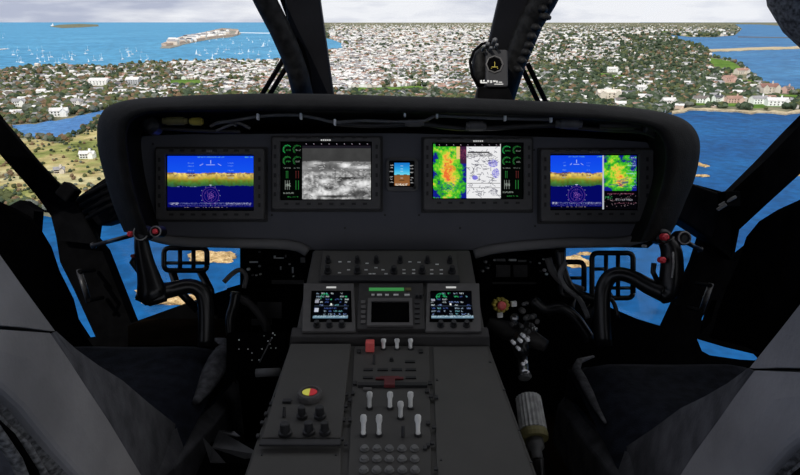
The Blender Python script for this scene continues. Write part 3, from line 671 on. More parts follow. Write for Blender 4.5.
def paint_map(cv, X0, X1, Y1, seed, Y0=0.):
    W0, W1 = int(X0*cv.w), int(X1*cv.w); H0, H1 = int(Y0*cv.h), int(Y1*cv.h); w_, h = W1-W0, H1-H0
    n1 = vnoise(w_, h, 12, 4, seed); yy, xx = np.mgrid[0:h,0:w_]; yy = yy/h; xx = xx/w_
    n2 = vnoise(w_, h, 4, 3, seed+3); hgt = .95-np.hypot((xx-.42)*1.1, (yy-.5)*.9)*1.05+(n1-.5)*.9+(n2-.5)*.5
    cv.a[H0:H1,W0:W1] = ramp(hgt, [(0,(15,25,130)),(.28,(20,30,140)),(.33,(40,130,50)),(.5,(60,190,40)),(.65,(150,210,50)),(.80,(235,205,70)),(.97,(235,160,60)),(1,(235,110,50))])
def paint_frame_top(cv, X0, X1):
    cv.rect(X0, 0, X1, .055, (3,3,6))
    for k in range(9):
        x = X0+(X1-X0)*(k+.5)/9; cv.px(x, .025, (220,220,230)); cv.px(x+.006, .03, (150,90,120), .8)
def screen_mesh(name, cv, fr, x0, y0, x1, y1, parent, w0):
    h, w_ = cv.h, cv.w; us = np.linspace(x0, x1, w_); vs = np.linspace(y0, y1, h)
    o_, ex, ey, n = (np.array(t) for t in (fr.o, fr.ex, fr.ey, fr.n)); off = np.array(parent['_o'])
    U, V = np.meshgrid(us, vs); pts = o_+U[...,None]*ex+V[...,None]*ey+n*w0-off
    idx = np.arange(h*w_).reshape(h, w_); fc = np.stack([idx[:-1,:-1],idx[1:,:-1],idx[1:,1:],idx[:-1,1:]], -1).reshape(-1,4)
    me = bpy.data.meshes.new(name); me.from_pydata(pts.reshape(-1,3).tolist(), [], fc.tolist()); me.materials.append(M['screen'])
    c = np.clip(cv.a,0,255)/255; c = np.where(c <= .04045, c/12.92, ((c+.055)/1.055)**2.4)
    at = me.attributes.new('img', 'FLOAT_COLOR', 'POINT'); at.data.foreach_set('color', np.concatenate([c.reshape(-1,3), np.ones((h*w_,1))], 1).astype(np.float32).ravel())
    ob = bpy.data.objects.new(name, me); COL.objects.link(ob); ob.parent = parent; ob['_o'] = parent['_o']; return ob
def roundrect(x0, y0, x1, y1, r, n=4):
    out = []
    for cx_, cy_, a0 in ((x1-r,y1-r,0),(x0+r,y1-r,90),(x0+r,y0+r,180),(x1-r,y0+r,270)):
        for k in range(n+1): a = math.radians(a0+90*k/n); out.append((cx_+r*math.cos(a), cy_+r*math.sin(a)))
    return out
def display(outer, scr, cv, label, w0=.0):
    ox0, oy1 = pu(outer[0], outer[1]); ox1, oy0 = pu(outer[2], outer[3]); sx0, sy1 = pu(scr[0], scr[1]); sx1, sy0 = pu(scr[2], scr[3])
    r = thing('flight_display', PF.pt((ox0+ox1)/2, oy0, w0), label, 'display')
    mb = MB(); mb.prism(PF, roundrect(ox0,oy0,ox1,oy1,.004), w0, w0+.004); mb.build('mounting_flange', M['bezel_dark'], r, bevel=.001)
    e_ = .006; a = roundrect(ox0+e_,oy0+e_,ox1-e_,oy1-e_,.006); b_ = roundrect(sx0-.003,sy0-.003,sx1+.003,sy1+.003,.002)
    mb = MB(); rows = [[PF.pt(x,y,w0+.004) for x,y in a],[PF.pt(x,y,w0+.017) for x,y in a],[PF.pt(x,y,w0+.019) for x,y in roundrect(ox0+e_+.002,oy0+e_+.002,ox1-e_-.002,oy1-e_-.002,.005)],[PF.pt(x,y,w0+.019) for x,y in b_],[PF.pt(x,y,w0+.0085) for x,y in b_]]
    mb.loft(rows, close=True); mb.build('bezel', M['bezel'], r)
    mb = MB(); mb.prism(PF, b_, w0+.006, w0+.0095); mb.build('screen_surround', M['black'], r)
    screen_mesh('screen', cv, PF, sx0, sy1, sx1, sy0, r, w0+.0102)
    # soft keys round the screen
    kw = .0052
    for k in range(8):
        x = lerp(sx0, sx1, (k+.5)/8)
        for y in (sy1+.012, sy0-.012):
            mb = MB(); mb.box(PF, (x-kw,y-.0028,w0+.0188), (x+kw,y+.0028,w0+.0212)); mb.build('key', M['bezel_dark'], r)
    for k in range(6):
        y = lerp(sy0, sy1, (k+.5)/6)
        for x in ((sx0+ox0)/2, (sx1+ox1)/2):
            mb = MB(); mb.box(PF, (x-.0028,y-kw,w0+.0188), (x+.0028,y+kw,w0+.0212)); mb.build('key', M['bezel_dark'], r)
    mb = MB(); y = oy1-.0135; x = (sx0+sx1)/2
    for k in range(5): mb.box(PF, (x-.0125+k*.0052,y-.0016,w0+.019), (x-.0087+k*.0052,y+.0020,w0+.0195))
    o = mb.build('maker_mark', M['legend'] if outer[1] < 142 else M['ribbed'], r); tag(o, 'tiny pale maker lettering on the bezel')
    return r
W_, H_ = 176, 110
c1 = Canvas(W_, H_); paint_pfd(c1, 0, 1, 3)
display((156,147,268,222), (169,156.5,254.5,210), c1, 'outer display showing only blue sky, terrain band and purple compass rose')
c2 = Canvas(W_, H_); n1 = vnoise(W_, H_, 16, 5, 11); n2 = vnoise(W_, H_, 5, 3, 12); yy, xx = np.mgrid[0:H_,0:W_]; yy = yy/H_; xx = xx/W_
g = 52+18*n1; g = np.where(yy > .33+.04*(n1-.5), 125+90*(n1-.5), g); g = np.where(yy > .50, 150+190*(n2-.5)*1.0, g)
def blob(g, x, y, rx, ry, v): m = np.clip(1.4-np.hypot((xx-x)/rx, (yy-y)/ry), 0, 1); return g*(1-m)+(v+60*(n2-.5))*m
for x, y, rx, ry, v in ((.38,.38,.08,.06,190),(.5,.42,.14,.05,95),(.62,.43,.10,.05,90),(.71,.40,.07,.05,235),(.9,.43,.1,.03,225),(.48,.54,.2,.03,160),(.48,.68,.08,.05,215),(.7,.68,.08,.05,70),(.77,.70,.09,.05,230),(.92,.72,.08,.07,225),(.47,.87,.10,.07,225),(.53,.80,.05,.04,60),(.69,.83,.10,.07,215),(.87,.90,.13,.08,80),(.35,.92,.05,.06,220),(.6,.94,.2,.02,60),(.72,.62,.16,.02,40)):
    g = blob(g, x, y, rx, ry, v)
c2.a[:] = np.clip(g,0,255)[...,None]
for k in range(120):
    x, y = .25+.75*rng.random(), .35+.62*rng.random(); l_ = .01+.03*rng.random(); c2.line(x, y, x+l_, y+.01*rng.normal(), (30,)*3 if k%2 else (245,)*3, .6)
c2.line(.57,.55,.63,.55,(20,20,20)); c2.line(.6,.47,.6,.70,(30,30,30),.7)
paint_gauges(c2, 0, .235, 1); paint_frame_top(c2, .235, 1); c2.rect(.235,.055,1,.10,(28,26,34))
display((271,136,383,212), (282.5,143.5,371,199.5), c2, 'display showing a grey thermal camera picture')
c3 = Canvas(W_, H_); paint_map(c3, 0, .375, 1, 21)
for k in range(4):
    x, y, r_ = .14+.03*k, .78+.03*(k%2), .07
    for q in range(4): a_ = q*math.pi/2; c3.line(x+r_*math.cos(a_)*H_/W_, y+r_*math.sin(a_), x+r_*math.cos(a_+1.57)*H_/W_, y+r_*math.sin(a_+1.57), (30,40,140), .8)
for k in range(60): c3.dashes(.22*rng.random(), .24+.1*rng.random(), rng.random(), (20,60,160) if k%2 else (230,220,80), 1, .08, .8)
c3.rect(.26,.0,.30,.28,(228,200,120)); c3.rect(.30,0,.375,.36,(60,30,60)); c3.dashes(.3,.37,.1,(180,80,110),20,.25,.7)
for k in range(6): c3.arc(.19,.5,.06+.01*k,3.5,6.1,(235,110,40),.6)
c3.rect(.375,0,.755,1,(236,236,238))
for k in range(150):
    x, y = .39+.33*rng.random(), .08+.86*rng.random(); c3.line(x, y, x+.03*rng.normal(), y+.03*rng.normal(), (40,40,60), .75)
c3.rect(.385,.15,.63,.17,(60,60,60)); c3.dashes(.385,.66,.19,(110,110,110),6,.6,.7); c3.line(.385,.72,.745,.72,(60,60,60)); c3.line(.385,.80,.745,.80,(120,120,120))
for x, y, rx, ry in ((.67,.36,.055,.07),(.70,.54,.04,.09),(.47,.62,.03,.04)):
    for _ in range(260):
        a_, q = rng.random()*6.28, math.sqrt(rng.random()); c3.px(x+rx*q*math.cos(a_), y+ry*q*math.sin(a_), (120,115,215), .75)
for k in range(5): c3.arc(.68,.88,.015+.012*k,0,6.28,(90,90,110),.7,2)
paint_gauges(c3, .755, 1, 2); paint_frame_top(c3, .03, .75)
display((421,137,533,213), (433,144.5,521.5,198.5), c3, 'display split between coloured terrain map and white chart')
c4 = Canvas(W_, H_); paint_pfd(c4, 0, .605, 8); paint_map(c4, .615, 1, .66, 33); c4.rect(.605,0,.617,1,(190,195,205)); c4.rect(.617,.66,1,1,(4,4,8))
for k in range(50): c4.px(.63+.36*rng.random(), .7+.25*rng.random(), (190,160,170), .8)
c4.dashes(.66,.97,.70,(160,80,110),2,.5,.7); c4.dashes(.75,.95,.80,(180,180,190),4,.35,.8); c4.dashes(.63,.72,.76,(60,160,90),5,.3,.8); c4.dashes(.7,.99,.88,(150,90,110),2,.3,.7)
for k in range(30): c4.dashes(.88+.1*rng.random(), .99, .02+.6*rng.random(), (190,220,255), 1, .4, .7)
for k in range(12): c4.line(.65+.2*rng.random(),.45+.18*rng.random(),.9,.4+.2*rng.random(),(20,40,140),.6)
display((537,148,653,224), (549.5,156,635,209.5), c4, 'outer display with sky view and inset map beside it')
# standby instrument
c5 = Canvas(54, 54, (3,3,4)); yy5, xx5 = np.mgrid[0:54,0:54]; yy5 = yy5/54; xx5 = xx5/54
m = (xx5 > .2)&(xx5 < .8)&(yy5 > .06)&(yy5 < .94)
sky = ramp(yy5, [(0,(20,100,190)),(.3,(40,160,225)),(.52,(110,215,235))]); gr = ramp(yy5, [(.5,(130,84,44)),(1,(150,98,54))])
c5.a = np.where(m[...,None], np.where((yy5 < .53)[...,None], sky, gr), c5.a)
for y in (.15,.25,.4,.6,.7,.8): c5.dashes(.03,.17,y,(210,210,210),2,.5,.8); c5.dashes(.83,.97,y+.03,(210,210,210),2,.5,.8)
for y in (.2,.3,.4,.65,.75): c5.line(.45,y,.55,y,(240,240,240),.6)
c5.line(.3,.53,.42,.53,(20,20,20)); c5.line(.58,.53,.7,.53,(20,20,20)); c5.line(.4,.75,.6,.75,(30,20,10)); c5.dashes(.25,.75,.88,(240,240,230),4,.5,.9)
r = thing('standby_instrument', PF.pt(*pu(402,192),.0), 'small square standby horizon instrument in the middle of the panel', 'instrument')
x0, y1 = pu(386.5,158.5); x1, y0 = pu(418,191.5); sx0, sy1 = pu(389.5,161.5); sx1, sy0 = pu(414,187)
mb = MB(); a = roundrect(x0,y0,x1,y1,.011); b_ = roundrect(sx0-.001,sy0-.001,sx1+.001,sy1+.001,.003)
mb.loft([[PF.pt(x,y,0) for x,y in a],[PF.pt(x,y,.012) for x,y in a],[PF.pt(x,y,.014) for x,y in b_],[PF.pt(x,y,.006) for x,y in b_]], close=True); mb.build('bezel', M['bezel'], r)
mb = MB(); mb.prism(PF, b_, 0, .007); mb.build('screen_surround', M['black'], r)
screen_mesh('screen', c5, PF, sx0, sy1, sx1, sy0, r, .0078)
mb = MB(); mb.lathe(PF, pu(414.5,188.3), [(.004,.012),(.004,.020),(.003,.022)], 12); mb.build('knob', M['knob'], r)
# panel screws
for x, y in ((272,150),(272,215),(385,215),(419,215),(534,150),(535,226),(153,226),(153,144),(656,226),(345,228),(460,228)):
    mb = MB(); mb.lathe(PF, pu(x,y), [(.0028,0),(.0028,.0012),(.001,.0016)], 10); mb.build('screw', M['bezel_dark'], pan)

# ---- wiring under the hood
har = thing('wiring_harness', P(400,124,1.56), 'grey wire harness clipped under the hood lip', 'wiring')
def cable(pts, rad, mat, d=1.37, par=har, nm='cable'):
    mb = MB(); mb.tube([P(x,y+2.5,d) for x,y in smooth_pts([(float(a),float(b)) for a,b in pts], 4)], rad, 8); return mb.build(nm, mat, par, smooth=True)
cable([(215,121),(245,116),(258,114),(280,112.5),(300,113),(318,116),(335,119.5),(360,118),(400,119),(425,118),(437,113.5),(470,115),(505,116),(550,117)], .0038, M['cable'])
cable([(335,121),(370,123),(400,122),(420,121),(450,125),(480,126),(520,124),(560,122)], .006, M['bezel_dark'], 1.40)
cable([(210,124),(222,119),(240,121),(250,126)], .004, M['bezel'], 1.39); cable([(216,128),(232,122),(236,124)], .003, M['cable'], 1.38)
cable([(140,124),(165,126),(200,128),(240,129)], .004, M['bezel_dark'], 1.4); cable([(560,124),(600,127),(640,129),(655,134)], .005, M['bezel_dark'], 1.4)
for x, y in ((258,114),(301,113.5),(335,119.5),(405,111),(437,112.5),(505,115),(551,116.5)):
    fr = Frame(P(x,y+2.5,1.36), RT, UP); mb = MB(); mb.box(fr, (-.0025,-.008,-.006), (.0025,.006,.006)); mb.build('clip', M['white_glint'], har, bevel=.001)
def connector(x0, x1, y, rad, mat, lab, d=1.38):
    y += 2; mb = MB(); mb.tube([P(x0,y,d),P(lerp(x0,x1,.15),y,d),P(lerp(x0,x1,.16),y,d),P(lerp(x0,x1,.85),y,d),P(lerp(x0,x1,.86),y,d),P(x1,y,d)], [rad*.8,rad*.8,rad,rad,rad*.75,rad*.7], 12)
    tag(mb.build('connector', mat, har), lab)
connector(163,188,119,.0095,M['olive'],'olive yellow barrel connector'); connector(190,203,119.5,.009,M['yellow'],'short yellow barrel connector')
connector(556,582,122,.011,M['cable'],'grey barrel connector'); connector(405,424,121,.009,M['bezel'],'dark grey barrel connector'); connector(466,486,124,.011,M['bezel'],'dark grey barrel connector'); connector(600,640,124,.008,M['bezel_dark'],'long dark conduit'); connector(644,656,127,.009,M['steel'],'silver connector')
mb = MB(); fr = Frame(P(150,125,1.38), RT, UP); mb.lathe(fr, (0,0), [(.02,-.03),(.02,0),(.012,.012),(.005,.014)], 16); tag(mb.build('dial', M['knob'], har), 'round black knob under the hood corner')
mb = MB(); mb.tube([P(225,132,1.47),P(236,130,1.47)], .002, 6); mb.build('tie', M['steel'], har)

# ================================================================== CENTRE CONSOLE
z_deck = 1.1-.609; ya, yb = 1.063, 1.30
con = thing('centre_console', (-.02,.85,0), 'long dark grey centre console running aft between both seats', 'console')
cF = Frame((-.02,ya,1.1-.589), (1,0,0), (0,yb-ya,.091+.0)); dF = Frame((-.02,.85,z_deck), (1,0,0), (0,1,0))
mb = MB(); xl, xr = -.221, .178
mb.hexa([(xl,.30,0),(xr+.035,.30,0),(xr,ya+.0,0),(xl,ya+.0,0),(xl-.004,.30,z_deck),(xr+.038,.30,z_deck),(xr,ya,z_deck),(xl,ya,z_deck)]); mb.build('lower_body', M['console'], con, bevel=.004)
sl0 = cF.uv(295,335); sl1 = cF.uv(486,335); st0 = cF.uv(313,249.5); st1 = cF.uv(470,249.5)
q = [cF.pt(*sl0), cF.pt(*sl1), cF.pt(*st1), cF.pt(*st0)]; lo = [Vector((v.x,v.y,.0)) for v in q]
mb = MB(); mb.hexa(lo+q); mb.build('upper_body', M['console'], con, bevel=.005)
mb = MB(); a = cF.uv(291,335); b_ = cF.uv(489,335); mb.hexa([Vector((xl-.004,ya-.010,z_deck-.02)),Vector((xr+.004,ya-.010,z_deck-.02)),Vector((xr+.004,ya+.03,z_deck)),Vector((xl-.004,ya+.03,z_deck)), cF.pt(a[0],0.0,.0)+Vector((0,-.006,0)),cF.pt(b_[0],0.0,.0)+Vector((0,-.006,0)),cF.pt(b_[0],.02,.001),cF.pt(a[0],.02,.001)]); mb.build('step', M['bezel_dark'], con, bevel=.002)
def knob(fr, px, py, rad, h, par, mat=None, name='knob', n=14):
    c = fr.uv(px, py); mb = MB(); mb.lathe(fr, c, [(rad*1.15,0),(rad*1.15,h*.25),(rad*.85,h*.3),(rad*.8,h*.95),(rad*.6,h)], n); return mb.build(name, mat or M['knob'], par)
def strip(fr, x0, y0, x1, y1, h, par, mat, name, bev=0):
    a = fr.uv(x0,y1); b = fr.uv(x1,y0); mb = MB(); mb.box(fr, (a[0],a[1],0), (b[0],b[1],h)); return mb.build(name, mat, par, bevel=bev)
def unit_plate(fr, pts, w0, w1, mat, par, name='plate', bev=.0015):
    mb = MB(); mb.prism(fr, [fr.uv(*q_) for q_ in pts], w0, w1); return mb.build(name, mat, par, bevel=bev)
def cfr(h): return Frame(cF.o+cF.n*h, cF.ex, cF.ey)
def dfr(h): return Frame(dF.o+dF.n*h, dF.ex, dF.ey)
# audio / light selector unit at the head
c0 = cfr(.001); u = thing('control_panel', c0.pt(*c0.uv(391,277)), 'upper switch panel with two rows of small black knobs', 'control panel')
unit_plate(c0, [(319,283),(460,283),(456,253),(323,253)], 0, .005, M['console2'], u); c1_ = cfr(.006)
for x in (328.4,357.5,376.6,400.4,427.4,449.7): knob(c1_, x, 262, .006, .018, u)
for x in (328,357.5,394,422,452): knob(c1_, x, 272, .0075, .018, u)
for x, y in ((340,262),(349,262),(367,263.5),(410,262),(419,262.5),(437,264.5),(339.5,273),(348.6,270),(366,270),(374,274),(383,270),(386,274),(404,270),(413.6,270),(404,273.5),(413.6,273.5),(431.7,270),(441.3,270),(431.7,274),(441.3,274),(376,268),(370,274)):
    strip(c1_, x-1.6, y-.5, x+1.6, y+.4, .001, u, M['white'], 'legend')
strip(c1_, 321, 277.5, 459, 283, .008, u, M['knob'], 'edge_bar', .001)
def small_display(px0, py0, px1, py1, s, seed, label):
    c0 = cfr(.002); u = thing('data_display', c0.pt(*c0.uv((px0+px1)/2,py1)), label, 'display')
    unit_plate(c0, [(px0-1,py1),(px1+1,py1),(px1-1,py0),(px0+1,py0)], 0, .006, M['bezel'], u)
    cs = cfr(.0085); unit_plate(cs, [(s[0]-2,s[3]+2),(s[2]+2,s[3]+2),(s[2]+1,s[1]-2),(s[0]-1,s[1]-2)], 0, .0008, M['black'], u, 'screen_surround', 0)
    cv = Canvas(78, 58, (3,4,9)); r2 = random.Random(seed)
    for k in range(9):
        y = .03+k*.108
        for j in range(7):
            if r2.random() < .72:
                x = .02+j*.14; colr = r2.choice([(150,170,190),(110,170,180),(60,190,120) if k < 3 else (120,140,190),(190,200,205),(70,90,150)]); cv.dashes(x, x+.05+.08*r2.random(), y, colr, 3, .55, .85)
    cv.arc(.25,.18,.13,2.6,6,(40,190,120),.9); cv.arc(.3,.16,.1,2.8,6,(40,170,110),.8)
    cv.line(0,.5,1,.5,(90,110,130),.6); cv.rect(.0,.86,1,.94,(100,130,150)); cv.dashes(0,1,.86,(190,210,220),4,.4,.8); cv.rect(.46,.42,.5,.48,(240,240,240)); cv.rect(.0 if seed==1 else .02,.3 if seed==1 else .26,.12,.4 if seed==1 else .33,(150,150,165)); 
    if seed == 1: cv.rect(.02,.58,.14,.72,(190,195,210))
    a = cs.uv(s[0], s[3]); b = cs.uv(s[2], s[1]); screen_mesh('screen', cv, cs, a[0], b[1], b[0], a[1], u, .0016)
    ck = cfr(.008)
    for k in range(3): knob(ck, lerp(px0,px1,.27+.24*k), py1-7.5, .0065, .013, u)
    strip(ck, (s[0]+s[2])/2-5, py0+1.6, (s[0]+s[2])/2+5, py0+3.2, .0006, u, M['legend'], 'maker_mark')
small_display(303,285,355,333, (312.5,293,350,320), 1, 'small square data display on the console, harbour side, grey blob in its text')
small_display(426,285,480,333, (431.5,293,470.5,320), 2, 'small square data display on the console beside the bundled connectors')
c0 = cfr(.002); u = thing('keypad_unit', c0.pt(*c0.uv(391,331)), 'blank-screened control unit with green light bar between the data displays', 'control unit')
unit_plate(c0, [(357,332),(425,332),(423,286),(359,286)], 0, .009, M['bezel_dark'], u); ck = cfr(.011)
mb = MB(); o1 = [ck.uv(367,327),ck.uv(413,327),ck.uv(412,299.5),ck.uv(368,299.5)]; i1 = [ck.uv(371,324),ck.uv(409.5,324),ck.uv(409,302.5),ck.uv(371.5,302.5)]
mb.loft([[ck.pt(*a_,0) for a_ in o1],[ck.pt(*a_,.005) for a_ in o1],[ck.pt(*a_,.005) for a_ in i1],[ck.pt(*a_,0) for a_ in i1]], close=True); mb.build('screen_rim', M['bezel'], u)
unit_plate(ck, [(371,324),(409.5,324),(409,302.5),(371.5,302.5)], 0, .001, M['black'], u, 'screen', 0)
strip(ck, 369, 288.6, 404, 291, .003, u, M['green_lamp'], 'light_bar'); strip(ck, 405, 288.6, 411, 291, .003, u, M['olive'], 'light_bar_end')
for x, w2 in ((373,1.8),(379.5,3),(387,2.2),(396,3),(407,3)): strip(ck, x-w2*.85, 294.4, x+w2*.85, 295.9, .002, u, M['white'], 'legend')
for k in range(5):
    strip(ck, 361, 301+k*5, 365.5, 304+k*5, .003, u, M['bezel'], 'key'); strip(ck, 415, 301+k*5, 419.5, 304+k*5, .003, u, M['knob'], 'key')
for x in (417,421): knob(ck, x, 297, .004, .008, u)
# deck units
d0 = dfr(.001); u = thing('lighting_panel', d0.pt(*d0.uv(300,443)), 'raised console plate with five black knobs and a round dial', 'control panel')
unit_plate(d0, [(262,443),(341,443),(351,348),(291,348)], 0, .010, M['console2'], u); d1 = dfr(.0115)
strip(d1, 259, 441, 341, 446.5, .004, u, M['knob'], 'edge_bar', .001)
c = d1.uv(310,397); mb = MB(); mb.lathe(d1, c, [(.021,0),(.021,.007),(.019,.011),(.015,.0115),(.0145,.009)], 28); mb.build('dial_housing', M['bezel'], u)
for a0, mt, lab in ((0, emit('dial_red',(.6,.03,.04),.4), 'red half of dial face'), (1, emit('dial_yellow',(.7,.68,.1),.5), 'yellow half of dial face')):
    mb = MB(); pts = [c]+[(c[0]+.0125*math.cos(t), c[1]+.0095*math.sin(t)) for t in [math.radians(-90+a0*180+180*k/12) for k in range(13)]]; mb.prism(d1, pts, .0095, .0105); tag(mb.build('dial_face', mt, u), lab)
for x, y, r_ in ((302,417,.009),(320,417,.010),(285.4,434,.011),(309,433,.010),(325,433,.009)): knob(d1, x, y, r_*.85, .020, u)
strip(d1, 282.5, 400.5, 292, 403.5, .004, u, M['knob'], 'button'); mb = MB(); cc = d1.uv(284,417); mb.tube([d1.pt(*cc,0), d1.pt(cc[0],cc[1]+.008,.014)], [.003,.0022], 8); mb.build('toggle', M['knob'], u)
for x, y in ((276,396),(271,405),(266,415),(262,424),(258,437)): strip(d0, x-2, y-1.5, x+2, y+1.5, .004, u, M['knob'], 'fastener')
u = thing('lever_panel', d0.pt(*d0.uv(390,480)), 'middle console plate crowded with white levers and a red guard', 'control panel')
unit_plate(d0, [(347,500),(432,500),(429,348),(354,348)], 0, .004, M['console'], u); d1 = dfr(.0055)
def lever(x, y0, y1, mat=None, name='lever'):
    c = d1.uv(x, y1); r0 = ray(x, y0); base = d1.pt(*c)
    hgt = .0; # lever leans towards the windscreen and up
    k = (y1-y0)/15; v = Vector((0,.012,.024))*k
    mb = MB(); mb.tube([base, base+v*.2, base+v*.55, base+v*.72, base+v*.92, base+v*1.0], [.0048,.0034,.0036,.0052,.0050,.003], 10); o = mb.build(name, mat or M['white'], u, smooth=True); tag(o, 'white lever' if not mat else None)
    mb = MB(); mb.lathe(d1, c, [(.0062,0),(.0055,.003)], 10); mb.build('lever_collar', M['knob'], u); return o
for x in (383.5,397,410.5): lever(x, 337.5, 349)
for x in (369.5,390,410.5): lever(x, 393, 408)
lever(400.6, 403, 418)
for x in (363.4,379,418): lever(x, 417.6, 435)
mb = MB(); c = d1.uv(370, 351); mb.box(d1, (c[0]-.0085,c[1]-.006,0), (c[0]+.0085,c[1]+.012,.020)); tag(mb.build('switch_guard', M['red'], u, bevel=.002), 'red switch guard')
mb = MB(); c = d1.uv(374,364); mb.tube([d1.pt(*c,0), d1.pt(c[0],c[1]+.01,.014)], .0025, 8); mb.build('toggle', M['knob'], u)
mb = MB(); c = d1.uv(403,437); mb.tube([d1.pt(*c,0), d1.pt(c[0],c[1]+.006,.016)], .0028, 8); mb.build('toggle', M['knob'], u)
knob(d1, 391.5, 360.5, .004, .006, u)
for x0, x1, y in ((363.6,373,370),(377.5,388,370),(391.5,402,370),(405.5,416,370),(363,373,378),(405.5,416,378),(405,415,362)): strip(d1, x0, y-1, x1, y+1, .002, u, M['knob'], 'slot')
strip(d1, 375.5, 378.2, 403.5, 380, .003, u, M['red_dim'], 'bar'); strip(d1, 384, 380.5, 395, 388, .007, u, M['red_dim'], 'pull_handle', .001); strip(d1, 380,376.3,399,377.2,.001,u,M['red_dim'],'marking')
strip(d1, 358, 384.5, 385, 387.6, .005, u, M['knob'], 'bar'); strip(d1, 395, 384.5, 427, 387.6, .005, u, M['knob'], 'bar'); strip(d1, 363,388.5,372,391,.003,u,M['bezel'],'label_strip')
for rr in (449,459.4,470.4,482): 
    for x in (364.6,377,389.4,402,414.4): knob(d1, x+(rr-449)*(x-392)*.0015, rr, .0062, .005, u, M['key'], 'button')
for x, y in ((355,384),(353,394),(347,395),(350,401),(346,407),(343.5,411),(344,421),(350,421),(346,445),(340,444),(342,440),(430,384),(427,392),(431,397),(436,398),(428,424),(434,428),(432,444),(428,446),(436,470),(359,352),(421,352),(425,449)):
    strip(d1, x-2.0, y-1.6, x+2.0, y+1.6, .004, u, M['knob'], 'fastener', .0008)
u = thing('cover_plate', d0.pt(*d0.uv(480,475)), 'plain blank cover plate on the console beside the levers', 'cover plate')
unit_plate(d0, [(438,520),(549,520),(487,348),(433,348)], 0, .003, M['console2'], u)
for x, y in ((490,362),(504,390),(519,430),(531,462),(441,460),(437,380)): strip(dfr(.0045), x-1, y-.8, x+1, y+.8, .001, u, M['knob'], 'screw')
u = thing('cover_plate', d0.pt(*d0.uv(290,500)), 'blank cover plate on the console below the knob plate', 'cover plate')
unit_plate(d0, [(232,520),(341,520),(341,449),(256,449)], 0, .003, M['console2'], u)
for x, y in ((262,455),(336,455)): strip(dfr(.0045), x-1, y-.8, x+1, y+.8, .001, u, M['knob'], 'screw')

